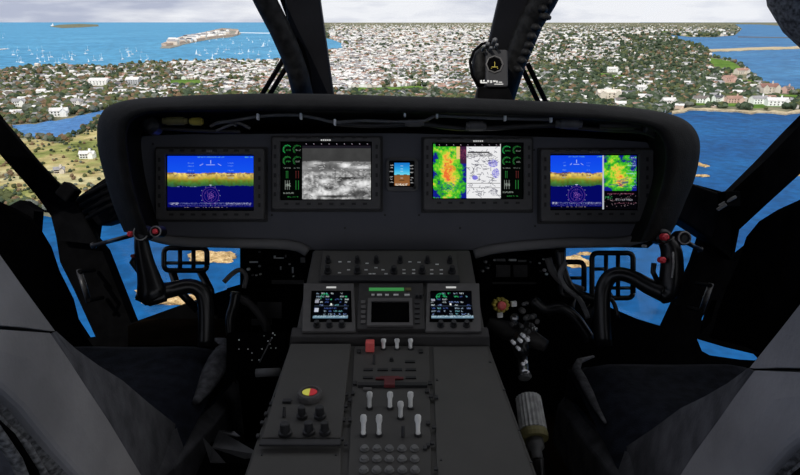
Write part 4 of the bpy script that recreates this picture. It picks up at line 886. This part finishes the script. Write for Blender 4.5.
# ================================================================== SEATS
def seat(side, dv, label):
    mir = lambda v: Vector((v.x*side*-1 if False else (v.x if side < 0 else -v.x), v.y, v.z))+dv
    def SP_(px, py, x): return mir(SX(px, py, x))
    root = thing('pilot_seat', mir(Vector((-.62,.95,.02))), label, 'seat')
    # inboard wing: outer skin
    A = [(-60,170),(0,255),(55,329)]; B = [(-60,325),(0,328),(52,332)]
    X = -.395
    up = [SP_(-90,130,X), SP_(-40,200,X), SP_(0,255,X), SP_(25,290,X), SP_(55,331,X)]
    dn = [SP_(-90,300,X), SP_(-40,318,X), SP_(0,325.5,X), SP_(25,327.5,X), SP_(50,331,X)]
    th = mir(Vector((-.05,0,0)))-mir(Vector((0,0,0)))
    def slab(rows, th, nm, mat, bev=.006):
        mb = MB(); n = len(rows[0]); full = [list(r_) for r_ in rows]+[[p+th for p in r_] for r_ in reversed(rows)]
        mb.loft(full+[full[0]]); 
        for e_ in (0, n-1): mb.add([r_[e_] for r_ in full], [tuple(range(len(full)))])
        return mb.build(nm, mat, root, bevel=bev)
    slab([up, dn], th, 'headrest_panel', M['armor'])
    # crease of the outer face and rear edge
    cre = [SP_(-60,327,X), SP_(0,329.5,X), SP_(50,333,X), SP_(70,362,X), SP_(86,387,X), SP_(108,420,X), SP_(126,450,X), SP_(150,490,X), SP_(190,560,X)]
    rear = [SP_(-60,345,X), SP_(-25,370,X), SP_(0,388,X), SP_(22,408,X), SP_(38,428,X), SP_(56,450,X), SP_(80,476,X), SP_(105,510,X), SP_(150,570,X)]
    mid = [lerp(a,b,.5)+(mir(Vector((.003,0,0)))-mir(Vector((0,0,0)))) for a,b in zip(cre,rear)]
    slab([cre, mid, rear], th, 'side_panel', M['armor'])
    # chamfered rim turning in towards the cushion
    X2 = -.44
    top = [SP_(56,331,X), SP_(76,349,X-.012), SP_(98,365,X-.02), SP_(122,380,X-.03), SP_(150,404,X-.035), SP_(178,426,X-.04)]
    bot = [SP_(51,334,X), SP_(70,363,X), SP_(88,390,X), SP_(108,420,X), SP_(128,453,X), SP_(150,490,X)]
    slab([top, [lerp(a,b,.5) for a,b in zip(top,bot)], bot], (mir(Vector((-.02,0,-.01)))-mir(Vector((0,0,0)))), 'rim', M['armor2'], .003)
    # bucket side strip running forward
    t1 = [SP_(170,432,-.43), SP_(180,426,-.43), SP_(195,421,-.425), SP_(216,402,-.42), SP_(236,379,-.415)]
    t2 = [SP_(150,492,-.40), SP_(160,480,-.40), SP_(174,468,-.40), SP_(212,428,-.40), SP_(243,388,-.40)]
    t3 = [p+Vector((0,.02,-.13)) for p in t2]
    slab([t1, t2, t3], (mir(Vector((-.03,0,-.02)))-mir(Vector((0,0,0)))), 'bucket_side', M['armor2'], .004)
    # cushion
    mb = MB(); n1_, n2_ = 14, 12; rows = []
    x_in, x_out = -.41, -.86
    f0 = SX(229,350,x_in); b0 = SX(178,420,x_in)
    for i in range(n1_):
        s_ = i/(n1_-1); row = []
        y = lerp(b0.y-.05, f0.y+.03, s_); zt = lerp(b0.z-.02, f0.z+.02, s_)
        for j in range(n2_):
            t_ = j/(n2_-1); x = lerp(x_in, x_out, t_); edge = (1-abs(2*t_-1)**6)*(1-max(0,(s_-.8)/.2)**2*.8)
            row.append(mir(Vector((x, y, zt-.045+.06*edge+.012*math.sin(s_*6)*math.sin(t_*math.pi)))))
        rows.append(row)
    rows = [[p+Vector((0,0,-.12)) for p in rows[0]]]+rows+[[p+Vector((0,.0,-.12)) for p in rows[-1]]]
    mb.loft(rows); mb.build('cushion', M['cushion'], root, smooth=True)
    mb = MB(); e_ = [SX(196,402,-.42), SX(205,388,-.42), SX(212,374,-.42), SX(219,361,-.42), SX(225,351,-.425), SX(222,344,-.44), SX(208,340,-.49)]
    mb.tube([mir(p+Vector((0,0,.0))) for p in e_], [q__*(1 if side < 0 else .42) for q__ in (.008,.018,.025,.027,.025,.020,.010)], 12, flat=.75); mb.build('highlit_bolster', M['edge_highlight'], root, smooth=True)
    # bucket pan
    mb = MB(); o0 = mir(Vector((-.88,.62,.16))); o1 = mir(Vector((-.44,1.16,.24)))
    mb.box(WF, (min(o0.x,o1.x),min(o0.y,o1.y),o0.z), (max(o0.x,o1.x),max(o0.y,o1.y),o1.z)); mb.build('seat_pan', M['cloth'], root, bevel=.02)
    # pedestal rails on the floor
    for xx_ in (-.56,-.74):
        a = mir(Vector((xx_-.02,.65,.0))); b = mir(Vector((xx_+.02,1.1,.16))); mb = MB(); mb.box(WF, (min(a.x,b.x),a.y,.0), (max(a.x,b.x),b.y,a.z+.17)); mb.build('rail', M['frame'], root, bevel=.004)
    # backrest shell
    mb = MB(); pr = [Vector((0,.70,.25)),Vector((0,.62,.45)),Vector((0,.50,.75)),Vector((0,.38,1.0))]
    rows = []
    for p in pr: rows.append([mir(Vector((-.46,p.y,p.z))), mir(Vector((-.86,p.y,p.z))), mir(Vector((-.86,p.y-.06,p.z-.02))), mir(Vector((-.46,p.y-.06,p.z-.02)))])
    mb.loft(rows, close=True); mb.add(rows[0],[(0,1,2,3)]); mb.add(rows[-1],[(0,1,2,3)]); mb.build('backrest', M['cloth'], root, bevel=.01)
    # fabric webbing behind the wing
    mb = MB(); w1 = [(-25,367),(1,386),(22,406),(40,428),(58,451),(82,477),(107,512)]
    rr1 = [SP_(x,y,X-.008) for x,y in w1]; rr2 = [SP_(x-20,y+7,X-.02) for x,y in w1]
    slab([rr1, rr2], (mir(Vector((-.02,0,-.02)))-mir(Vector((0,0,0)))), 'webbing', M['web'], 0)
    for k in range(3):
        mb = MB(); mb.tube([SP_(-45+k*14,395+k*6,X-.02), SP_(-8+k*16,425+k*10,X-.02), SP_(16+k*16,460+k*12,X-.025), SP_(40+k*16,520+k*8,X-.03)], .008, 8, flat=.5); mb.build('strap', M['web'] if k != 1 else M['cloth'], root, smooth=True)
    # outboard wing
    return root, slab, mir
r1, slab1, mir1 = seat(-1, Vector((0,0,0)), 'armoured grey pilot seat with navy cushion, on the field side of the console')
r2, slab2, mir2 = seat(1, Vector((.0,-.022,-.035)), 'armoured grey pilot seat with navy cushion, beside the ribbed collective grip')
def wing(root, pts, x, th, x2=None):
    mb = MB(); q = [SX(a, b, x) for a, b in pts]; t = Vector((th,0,0)); n = len(q)
    mb.add(q+[p+t for p in q], [tuple(range(n)), tuple(range(2*n-1,n-1,-1))]+[(i,(i+1)%n,n+(i+1)%n,n+i) for i in range(n)]); mb.build('outer_wing', M['cloth'], root, bevel=.012)
wing(r1, [(-160,150),(0,199),(20,208),(32,215),(42,226),(54,246),(62,270),(76,298),(84,330),(100,352),(120,400),(0,400),(-160,330)], -.78, -.05)
wing(r2, [(960,100),(800,197),(776,208),(757,220),(744,236),(736,262),(724,288),(716,310),(712,326),(705,338),(740,347),(762,356),(790,420),(960,420)], .80, .05)

# ================================================================== STICKS, PEDALS
def curve3(mb, pts, rs, n=12):
    q = smooth_pts([(float(x), float(y), float(d), float(r_)) for (x, y, d), r_ in zip(pts, rs)], 4); mb.tube([P(x,y,d) for x,y,d,_ in q], [r_ for *_, r_ in q], n)
def ring(mb, c, nrm, R_, r_, n=18, mi=0):
    nrm = Vector(nrm).normalized(); a = nrm.orthogonal().normalized(); b = nrm.cross(a); pts = [c+a*R_*math.cos(2*math.pi*k/n)+b*R_*math.sin(2*math.pi*k/n) for k in range(n+1)]
    mb.tube(pts, r_, 8, mi)
DS = 1.3
s = thing('cyclic_stick', P(165,330,DS+.05), 'black control stick with red buttons over the sea, beside the two-column pedal frame', 'control stick')
mb = MB(); curve3(mb, [(141,236,DS),(142,246,DS),(145,262,DS),(149,278,DS),(152,292,DS),(156,300,DS)], [.013,.016,.019,.024,.030,.024], 16); mb.build('grip', M['plastic'], s, smooth=True)
mb = MB(); curve3(mb, [(154,292,DS+.01),(170,290,DS+.03),(190,286,DS+.05),(203,294,DS+.06),(206,315,DS+.06),(206,345,DS+.06)], [.022,.018,.017,.018,.018,.019], 12); mb.build('shaft', M['plastic'], s, smooth=True)
mb = MB(); mb.tube([P(138,296,DS),P(150,300,DS-.005),P(166,297,DS)], [.010,.014,.010], 10); mb.build('guard', M['plastic'], s, smooth=True)
for (x, y, R_, m_) in ((141,233,.017,M['plastic']),(156,231.5,.0125,M['plastic'])):
    fr = Frame(P(x,y,DS-.01), RT, UP); mb = MB(); mb.lathe(fr, (0,0), [(R_,-.03),(R_,.0),(R_*.7,.004),(R_*.4,.003)], 20); mb.build('switch_housing', m_, s)
    mb = MB(); ring(mb, fr.pt(0,0,.003), fr.n, R_*.88, .0016); mb.build('ring', M['ribbed'], s, smooth=True)
fr = Frame(P(156,231.5,DS-.01), RT, UP); mb = MB(); mb.lathe(fr, (0,0), [(.006,.0),(.006,.008),(.004,.010)], 14); tag(mb.build('button', M['button'], s), 'red button')
fr = Frame(P(131,234,DS-.005), RT, UP); mb = MB(); mb.lathe(fr, (0,0), [(.0062,-.01),(.0062,.006),(.004,.008)], 14); tag(mb.build('button', M['button'], s), 'red button')
mb = MB(); mb.tube([P(143,250,DS-.01),P(136,256,DS),P(133,262,DS),P(140,272,DS),P(148,282,DS)], [.006,.007,.008,.007,.006], 8); mb.build('trigger', M['plastic'], s, smooth=True)
fr = Frame(P(133,256,DS-.01), RT, UP); mb = MB(); mb.lathe(fr, (0,0), [(.004,-.01),(.004,.004)], 10); tag(mb.build('trigger_stud', M['red_dim'], s), 'dull red stud')
s = thing('cyclic_stick', P(640,330,DS+.05), 'black control stick with pale stripe and red buttons beside the sea-side door post', 'control stick')
mb = MB(); curve3(mb, [(666,240,DS),(671,250,DS),(672,265,DS),(671,280,DS),(668,292,DS),(660,297,DS)], [.018,.022,.024,.025,.022,.016], 16); mb.build('grip', M['plastic'], s, smooth=True)
mb = MB(); curve3(mb, [(664,293,DS),(648,286,DS+.02),(632,277,DS+.04),(616,274,DS+.05),(606,282,DS+.06),(602,300,DS+.06),(603,345,DS+.06)], [.020,.018,.016,.016,.018,.018,.02], 12); mb.build('shaft', M['plastic'], s, smooth=True)
for x, y, R_ in ((664,237,.017),(684,238,.016)):
    fr = Frame(P(x,y,DS-.012), RT, UP); mb = MB(); mb.lathe(fr, (0,0), [(R_,-.03),(R_,.0),(R_*.7,.004),(R_*.4,.003)], 20); mb.build('switch_housing', M['plastic'], s)
    if x > 670: mb = MB(); ring(mb, fr.pt(0,0,.003), fr.n, R_*.8, .0018); mb.build('ring', M['ribbed'], s, smooth=True)
for x, y, R_ in ((664.5,237,.0075),(662,260,.0065)):
    fr = Frame(P(x,y,DS-.028), RT, UP); mb = MB(); mb.lathe(fr, (0,0), [(R_,-.01),(R_,.007),(R_*.6,.010)], 14); tag(mb.build('button', M['button'], s), 'red button')
mb = MB(); mb.tube([P(673,252,DS-.026),P(673.5,265,DS-.028),P(672,278,DS-.028)], .0022, 8); tag(mb.build('stripe', M['ribbed'], s, smooth=True), 'pale grey stripe')
mb = MB(); mb.tube([P(654,263,DS),P(653,272,DS),P(658,282,DS)], .006, 8); mb.build('trigger', M['plastic'], s, smooth=True)
for x, y in ((648,240),(652,236),(645,246)):
    fr = Frame(P(x,y,DS), RT, UP); mb = MB(); mb.lathe(fr, (0,0), [(.004,-.01),(.003,.004)], 8); mb.build('stud', M['ribbed'], s)
# rods
def rod(a, b, d1, d2, label):
    r = thing('link_rod', P(*a,d1), label, 'rod'); mb = MB(); mb.tube([P(*a,d1), P(*b,d2)], .0055, 10); mb.build('tube', M['plastic'], r, smooth=True)
    mb = MB(); mb.tube([P(*a,d1), P(lerp(a[0],b[0],.08), lerp(a[1],b[1],.08), d1)], (.0085), 10); mb.build('ferrule', M['plastic'], r, smooth=True)
rod((92,246),(133,235), 1.55, 1.4, 'thin grey rod leading from the field-side post to the stick head'); rod((701,250),(686,242), 1.55, 1.4, 'thin dark rod leading from the sea-side post to the stick head')
# pedals
def pedal(x0, y0, x1, y1, vb, hb, label, d=1.6, arms=()):
    r = thing('rudder_pedal', P((x0+x1)/2,y1,d), label, 'pedal'); mb = MB()
    cr_ = [P(x,y,d) for x,y in roundrect(x0,y0,x1,y1,5,3)]; mb.tube(cr_+[cr_[0]], .007, 8); mb.build('outer_frame', M['plastic'], r, smooth=True)
    for x in vb: mb = MB(); mb.tube([P(x,y0,d),P(x,y1,d)], .006, 8); mb.build('upright_bar', M['plastic'], r, smooth=True)
    for (a_, b_, y) in hb: mb = MB(); mb.tube([P(a_,y,d),P(b_,y,d)], .005, 8); mb.build('tread_bar', M['plastic'], r, smooth=True)
    for a_ in arms: mb = MB(); mb.tube([P(x,y,d+.02) for x,y in a_], .011, 10); mb.build('arm', M['plastic'], r, smooth=True)
pedal(164,248,207,270.5, (180,193.5), ((164,207,263),), 'black three-column rudder pedal frame before the golden rock', arms=([(172,270),(178,290),(198,310)],[(200,270),(210,290),(214,315)]))
pedal(592,253,633,298, (606,618), ((592,606,269),(592,606,288),(606,633,288)), 'tall black pedal frame on the side of the sea-side stick', arms=([(600,298),(590,310),(585,330)],))
pedal(560,262,584,296, (), ((560,584,278),), 'half hidden black pedal frame before the pale rock', arms=([(572,296),(570,320)],))

# ================================================================== COMPASS
cF2 = Frame(P(493,66,1.72), RT, (UP*1.0+FW*.05)); c = thing('compass', P(492,90,1.75), 'standby magnetic compass on the windscreen post with card beneath its dial', 'compass')
k = 1.72/F
mb = MB(); mb.prism(cF2, roundrect(-7*k,-21*k,15*k,17*k,2.5*k), -.05, 0); mb.build('case', M['compass'], c, bevel=.004)
mb = MB(); mb.tube([P(481,50,1.77),P(480,58,1.76),P(480,76,1.76),P(482,86,1.77)], [.014,.024,.024,.016], 14); mb.build('housing', M['tape_glint'], c, smooth=True)
DC = (1.5*k, 1.5*k)
mb = MB(); mb.lathe(cF2, DC, [(9*k,-.002),(9*k,.003),(8*k,.004),(7.4*k,.001)], 8); mb.build('dial_ring', M['bezel'], c)
mb = MB(); mb.lathe(cF2, DC, [(7.4*k,0),(7.4*k,.002)], 8); mb.build('dial', M['black'], c)
mb = MB(); mb.box(cF2, (1.3*k,-1*k,.002), (1.8*k,4*k,.003)); mb.box(cF2, (-1.5*k,-1.6*k,.002), (4.5*k,-1*k,.003)); mb.box(cF2,(-2.2*k,-3*k,.002),(-1.4*k,-2.4*k,.003)); mb.box(cF2,(4.2*k,-3*k,.002),(5*k,-2.4*k,.003)); tag(mb.build('dial_marks', M['yellow'], c), 'yellow dial markings')
mb = MB()
for a_, b_, y, h in ((-13,-11,-16,3),(-11,-6,-17,1.2),(-10,-8.5,-15,1.6),(-6,-4,-15.5,2.2),(-3,-1,-16,2.6),(0,2.5,-15.5,1.6),(3,4.5,-16,2),(5.5,9,-16.5,.8),(1,10,-18.5,.8)): mb.box(cF2, (a_*k,(y-h/2)*k,0), (b_*k,(y+h/2)*k,.001))
tag(mb.build('card_writing', M['white'], c), 'white handwriting on correction card')
mb = MB(); mb.tube([P(478,86,1.74),P(472,75,1.73),P(470,62,1.73),P(474,51,1.73),P(482,44,1.74),P(492,42,1.75)], .0042, 8); mb.build('cable', M['frame'], c, smooth=True)
mb = MB(); mb.prism(cF2, [(-17*k,-40*k),(24*k,-40*k),(16*k,-20*k),(-14*k,-20*k)], -.06, -.01); mb.build('bracket', M['frame'], c, bevel=.004)
for x, y, R_ in ((488,44,.006),(495,40,.0065),(497,45,.005),(491,48,.005),(484,47,.004)):
    mb = MB(); fr = Frame(P(x,y,1.70), RT, UP); mb.lathe(fr, (0,0), [(R_,-.03),(R_,.002),(R_*.5,.006)], 12); mb.build('mount_screw', M['cable'], c)

# ================================================================== COLLECTIVE
c = thing('collective_lever', P(537,445,1.1), 'collective lever with ribbed grey grip and polished shaft beside the console', 'control lever')
A, B = P(526,376,1.2), P(537,446,1.1)
mb = MB(); mb.tube([P(522,352,1.25),P(524,372,1.22),A], [.010,.010,.011], 12); tag(mb.build('shaft', M['steel'], c, smooth=True), 'polished steel shaft')
ax = (B-A).normalized(); ex = ax.orthogonal().normalized(); gf = Frame(P(528,397,1.17), ex, ax.cross(ex)); Lg = (P(534,432,1.12)-P(528,397,1.17)).length
mb = MB(); n = 40
def rib(r0, z): return [gf.pt((r0*(1.0 if j%2 else .93))*math.cos(2*math.pi*j/n), (r0*(1.0 if j%2 else .93))*math.sin(2*math.pi*j/n), z) for j in range(n)]
sg = 1 if gf.n.dot(ax) > 0 else -1
mb.loft([rib(.018,0),rib(.0245,sg*.002),rib(.026,sg*Lg*.95),rib(.022,sg*Lg)], close=True); mb.add(rib(.018,0), [tuple(range(n))]); tag(mb.build('ribbed_grip', M['ribbed'], c), 'light grey ribbed grip')
mb = MB(); mb.lathe(gf, (0,0), [(.0255,sg*Lg*.98),(.0265,sg*(Lg+.006)),(.0255,sg*(Lg+.014))], 24); tag(mb.build('collar', M['olive'], c), 'olive green collar')
mb = MB(); mb.lathe(gf, (0,0), [(.016,sg*(Lg+.013)),(.016,sg*(Lg+.03)),(.010,sg*(Lg+.036)),(.010,sg*(Lg+.05))], 18); tag(mb.build('end_fitting', M['cable'], c, smooth=True), 'dull metal end fitting')
mb = MB(); q_ = gf.pt(0,0,sg*(Lg+.05)); mb.tube([q_, q_+Vector((.01,-.05,-.12)), Vector((q_.x+.02,q_.y-.08,0))], [.011,.012,.014], 12); mb.build('base_tube', M['plastic'], c, smooth=True)
mb = MB(); mb.lathe(gf, (0,0), [(.011,-sg*.047),(.014,-sg*.044),(.010,-sg*.04)], 18); mb.build('flange', M['cable'], c)
for x, y in ((514,343),(521,341),(524,336),(528,340),(519,349),(526,362),(523,364)):
    mb = MB(); fr = Frame(P(x,y,1.22), RT, UP); mb.lathe(fr, (0,0), [(.004,-.02),(.004,.002),(.002,.004)], 8); mb.build('bolt', M['white_glint'], c)
mb = MB(); mb.tube([P(520,336,1.28),P(520,345,1.25),P(523,356,1.24)], [.014,.018,.014], 12); mb.build('pivot', M['plastic'], c, smooth=True)

# ================================================================== FOOTWELL EQUIPMENT
def eqbox(name, x0, y0, x1, y1, d, dep, label, cat, details):
    u = thing(name, P((x0+x1)/2, y1, d), label, cat); fr = Frame(P((x0+x1)/2, (y0+y1)/2, d), RT, UP); k = d/F; w2, h2 = (x1-x0)/2*k, (y1-y0)/2*k
    mb = MB(); mb.box(fr, (-w2,-h2,-dep), (w2,h2,0)); mb.build('case', M['black'], u, bevel=.004)
    for kind, x, y, r_, mt in details:
        cx_, cy_ = (x-(x0+x1)/2)*k, ((y0+y1)/2-y)*k; mb = MB()
        if kind == 'b': mb.box(fr, (cx_-r_[0]*k,cy_-r_[1]*k,0), (cx_+r_[0]*k,cy_+r_[1]*k,.006)); nm = 'plate'
        else: mb.lathe(fr, (cx_,cy_), [(r_*k,0),(r_*k,.010),(r_*k*.6,.014)], 10); nm = 'fitting'
        mb.build(nm, M[mt], u)
    return u
eqbox('junction_box', 241, 247, 306, 283, 1.62, .10, 'black junction box with bright fittings under the panel, harbour side', 'equipment box',
      [('b',288,282,(16,2),'bezel_dark'),('b',303,260,(2.2,2.5),'cable'),('c',249,269,1.6,'white_glint'),('c',260,266,1.2,'grey_glint'),('b',254,262,(4,.8),'grey_glint'),('c',257,275,1,'white_glint'),('c',261,274,1,'grey_glint'),('c',253,275,1,'cable'),('b',280,258,(4,.5),'grey_glint'),('b',275,257,(.8,1.4),'grey_glint'),('b',286,256,(.6,1.4),'cable'),('b',293,270,(.7,3),'grey_glint'),('b',281,268,(.6,1.6),'grey_glint'),('c',290,264,.9,'white_glint'),('c',294,276,.9,'white_glint'),('c',260,252,.8,'grey_glint')])
eqbox('electronics_box', 478, 254, 545, 292, 1.62, .10, 'black rack box with a bright connector strip under the panel', 'equipment box',
      [('b',500,260,(5,1.2),'cable'),('c',494,260,1.0,'white_glint'),('b',512,260,(4,1),'grey_glint'),('b',522,261,(4,1),'cable'),('c',530,262,1,'grey_glint'),('b',503,271,(7,6),'bezel_dark'),('b',520,271,(7,6),'bezel_dark'),('b',512,283,(24,1),'bezel_dark'),('c',487,272,.8,'grey_glint'),('c',489,265,.8,'cable')])
eqbox('pedal_gearbox', 538, 256, 566, 300, 1.6, .12, 'black pedal adjuster casting between rack box and pale rock', 'equipment box',
      [('c',539,263,1,'grey_glint'),('c',544,270,1.6,'grey_glint'),('c',546,274,1.4,'white_glint'),('c',540,271,1,'cable'),('c',550,262,2,'cable'),('c',543,259,1,'grey_glint'),('c',556,268,4,'bezel_dark')])
eqbox('heater_duct', 226, 288, 292, 332, 1.55, .12, 'black heater duct housing below the junction box', 'duct', [('c',246,300,5,'bezel_dark'),('b',270,310,(12,8),'bezel_dark'),('c',232,295,1.4,'bezel'),('b',262,322,(10,3),'bezel_dark')])
# rounded ducts and hoses, right footwell
def hose(pts, rads, d, label, mat='plastic'):
    mb = MB(); mb.tube([P(x,y,d) for x,y in smooth_pts([(float(a),float(b)) for a,b in pts],4)], rads, 10); tag(mb.build('hose', M[mat], smooth=True), label, 'hose')
hose([(560,250),(562,268),(572,290),(596,300),(612,296)], .012, 1.45, 'black hose curving down before the pale rock')
hose([(532,300),(545,310),(560,308),(575,318),(590,340)], .014, 1.42, 'black hose rising out of the connector bundle')
hose([(596,305),(601,320),(604,336)], .006, 1.4, 'thin grey hose next to the stick shaft', 'cable')
hose([(236,292),(234,305),(230,320),(232,340)], .012, 1.45, 'black hose hanging under the golden rock')
hose([(596,296),(612,300),(618,318)], .005, 1.38, 'thin black hose looping by the tall pedal frame')
hose([(548,258),(552,270),(560,280),(571,286),(583,290)], .009, 1.5, 'dark grey linkage arm running from the gearbox toward the pale rock', 'bezel')
hose([(566,262),(560,275),(566,288),(580,300),(588,318)], .006, 1.42, 'grey control cable crossing the linkage arm near the pedals', 'cable')
hose([(224,282),(232,274),(240,270),(246,276),(244,288)], .006, 1.5, 'grey coiled hose end beside the junction box', 'bezel')
hose([(236,296),(250,304),(262,318),(268,332)], .010, 1.46, 'dark grey duct elbow over the heater housing', 'bezel_dark')
cb = thing('connector_bundle', P(515,335,1.38), 'bundle of bright connectors with yellow-ringed red knob beside the console', 'connectors')
fr = Frame(P(501,305,1.36), RT, UP)
mb = MB()
for k_ in range(10): a_ = 2*math.pi*k_/10; mb.lathe(fr, (.015*math.cos(a_), .013*math.sin(a_)), [(.0048,-.012),(.0048,.003),(.003,.006)], 8)
tag(mb.build('knob_ring', M['yellow'], cb), 'yellow lobed ring')
mb = MB(); mb.lathe(fr, (.001,-.001), [(.010,-.012),(.010,.008),(.006,.011)], 16); tag(mb.build('knob', M['red'], cb), 'red knob')
for x, y in ((514,304),(500,315)):
    fr2 = Frame(P(x,y,1.36), (RT+UP*.1), UP); mb = MB(); mb.box(fr2, (-.006,-.006,-.01), (.006,.006,.004)); tag(mb.build('label_tab', M['white'], cb, bevel=.001), 'white square tab')
bs_ = [(523,311,3),(526,318,3),(532,317,2.8),(531,325,2.6),(537,322,2.4),(514,318,4),(527,331,3),(534,329,3),(512,324,3),(521,326,2.6),(519,338,2.4),(514,341,2.6),(527,337,2),(524,304,2)]
for x, y, R_ in bs_:
    fr2 = Frame(P(x,y,1.38), (RT*.8+FW*.5*random.uniform(-1,1)), UP); mb = MB(); rr_ = R_*1.38/F; mb.lathe(fr2, (0,0), [(rr_,-.02),(rr_,0),(rr_*.7,.001),(rr_*.7,.008),(rr_*.3,.009)], 12)
    mb.build('connector', M[random.choice(['bezel','cable','cable','steel'])], cb)
mb = MB(); mb.tube([P(488,322,1.42),P(506,330,1.42),P(530,338,1.42),P(546,346,1.4)], [.012,.022,.022,.014], 12); mb.build('wire_bundle', M['bezel_dark'], cb, smooth=True)
hs = thing('hinge_plate', P(497,285,1.5), 'narrow dark bracket strip between console and rack box', 'bracket'); mb = MB(); mb.hexa([P(474,252,1.5),P(486,252,1.5),P(494,290,1.45),P(482,290,1.45),P(474,252,1.54),P(486,252,1.54),P(494,290,1.49),P(482,290,1.49)]); mb.build('plate', M['frame'], hs)
for x, y in ((486,262),(488,268),(483,271)): mb = MB(); mb.lathe(Frame(P(x,y,1.44),RT,UP), (0,0), [(.003,-.03),(.003,.003)], 8); mb.build('bolt', M['cable'], hs)
# kick panel with small rivets
kp = thing('kick_panel', P(262,372,1.3), 'black kick panel with bright rivets beside the console', 'panel'); mb = MB(); fr = Frame(P(256,352,1.35), RT, UP); k = 1.35/F; mb.box(fr, (-30*k,-20*k,-.03), (30*k,18*k,0)); mb.build('plate', M['black'], kp, bevel=.003)
for x, y in ((239,340),(239,349),(248,349),(252,353),(252,360),(259,360),(262,349),(264,336),(268,341),(272,338),(271,348),(276,348),(270,344),(275,335),(273,333)):
    mb = MB(); mb.lathe(fr, ((x-256)*k,(352-y)*k), [(.0018,0),(.0012,.002)], 8); mb.build('rivet', M['white_glint'], kp)
mb = MB(); mb.tube([fr.pt((x-256)*k,(352-y)*k,.004) for x,y in ((260,362),(266,350),(272,338))], .0015, 6); mb.build('wire', M['cable'], kp)
mb = MB(); mb.tube([P(256,373,1.25),P(280,372,1.25)], .009, 10); tag(mb.build('grab_bar', M['cable'], kp, smooth=True), 'short grey bar'); q_ = fr.pt(0,-.02,-.02); mb = MB(); mb.box(WF, (q_.x-.05,q_.y,0), (q_.x+.05,q_.y+.03,q_.z)); mb.build('stand', M['black'], kp)
# folded sheet
q_ = P(238,448,1.17); mb = MB(); mb.box(WF, (q_.x-.07,q_.y-.05,0), (q_.x+.05,q_.y+.05,q_.z-.025)); tag(mb.build('stowage_box', M['black']), 'black stowage box under the folded grey sheet beside the console', 'box')
fs = thing('folded_sheet', P(240,455,1.15), 'folded grey sheet tucked between seat and console', 'sheet')
for pts in ([(219,430),(224,433),(262,455),(244,458),(212,447)], [(219,430),(234,431),(240,436),(224,434)], [(202,436),(212,447),(225,462),(210,462)]):
    mb = MB(); q = [P(x,y,1.14+.02*(i%2)) for i,(x,y) in enumerate(pts)]; t = Vector((0,.004,-.006)); n = len(q); mb.add(q+[p+t for p in q], [tuple(range(n)), tuple(range(2*n-1,n-1,-1))]+[(i,(i+1)%n,n+(i+1)%n,n+i) for i in range(n)]); mb.build('fold', M['paper'], fs)
# post handles
def handle(x, y, dx, dy, label):
    h = thing('door_handle', P(x,y+dy,1.68), label, 'handle'); mb = MB(); mb.tube([P(x-dx,y-dy,1.7),P(x,y,1.67),P(x+dx,y+dy,1.7)], .008, 8, flat=.6); mb.build('grip', M['knob'], h, smooth=True)
    for s_ in (-1,1): mb = MB(); mb.lathe(Frame(P(x+s_*dx*.9,y+s_*dy*.9,1.685),RT,UP), (0,0), [(.006,-.08),(.006,.0)], 8); mb.build('mount', M['frame'], h)
handle(84,286,5,16, 'dull grey grab handle on the lower field-side post'); handle(706,318-20,-5,14, 'dull grey grab handle on the lower sea-side post')

for o in bpy.data.objects:
    if '_o' in o: del o['_o']
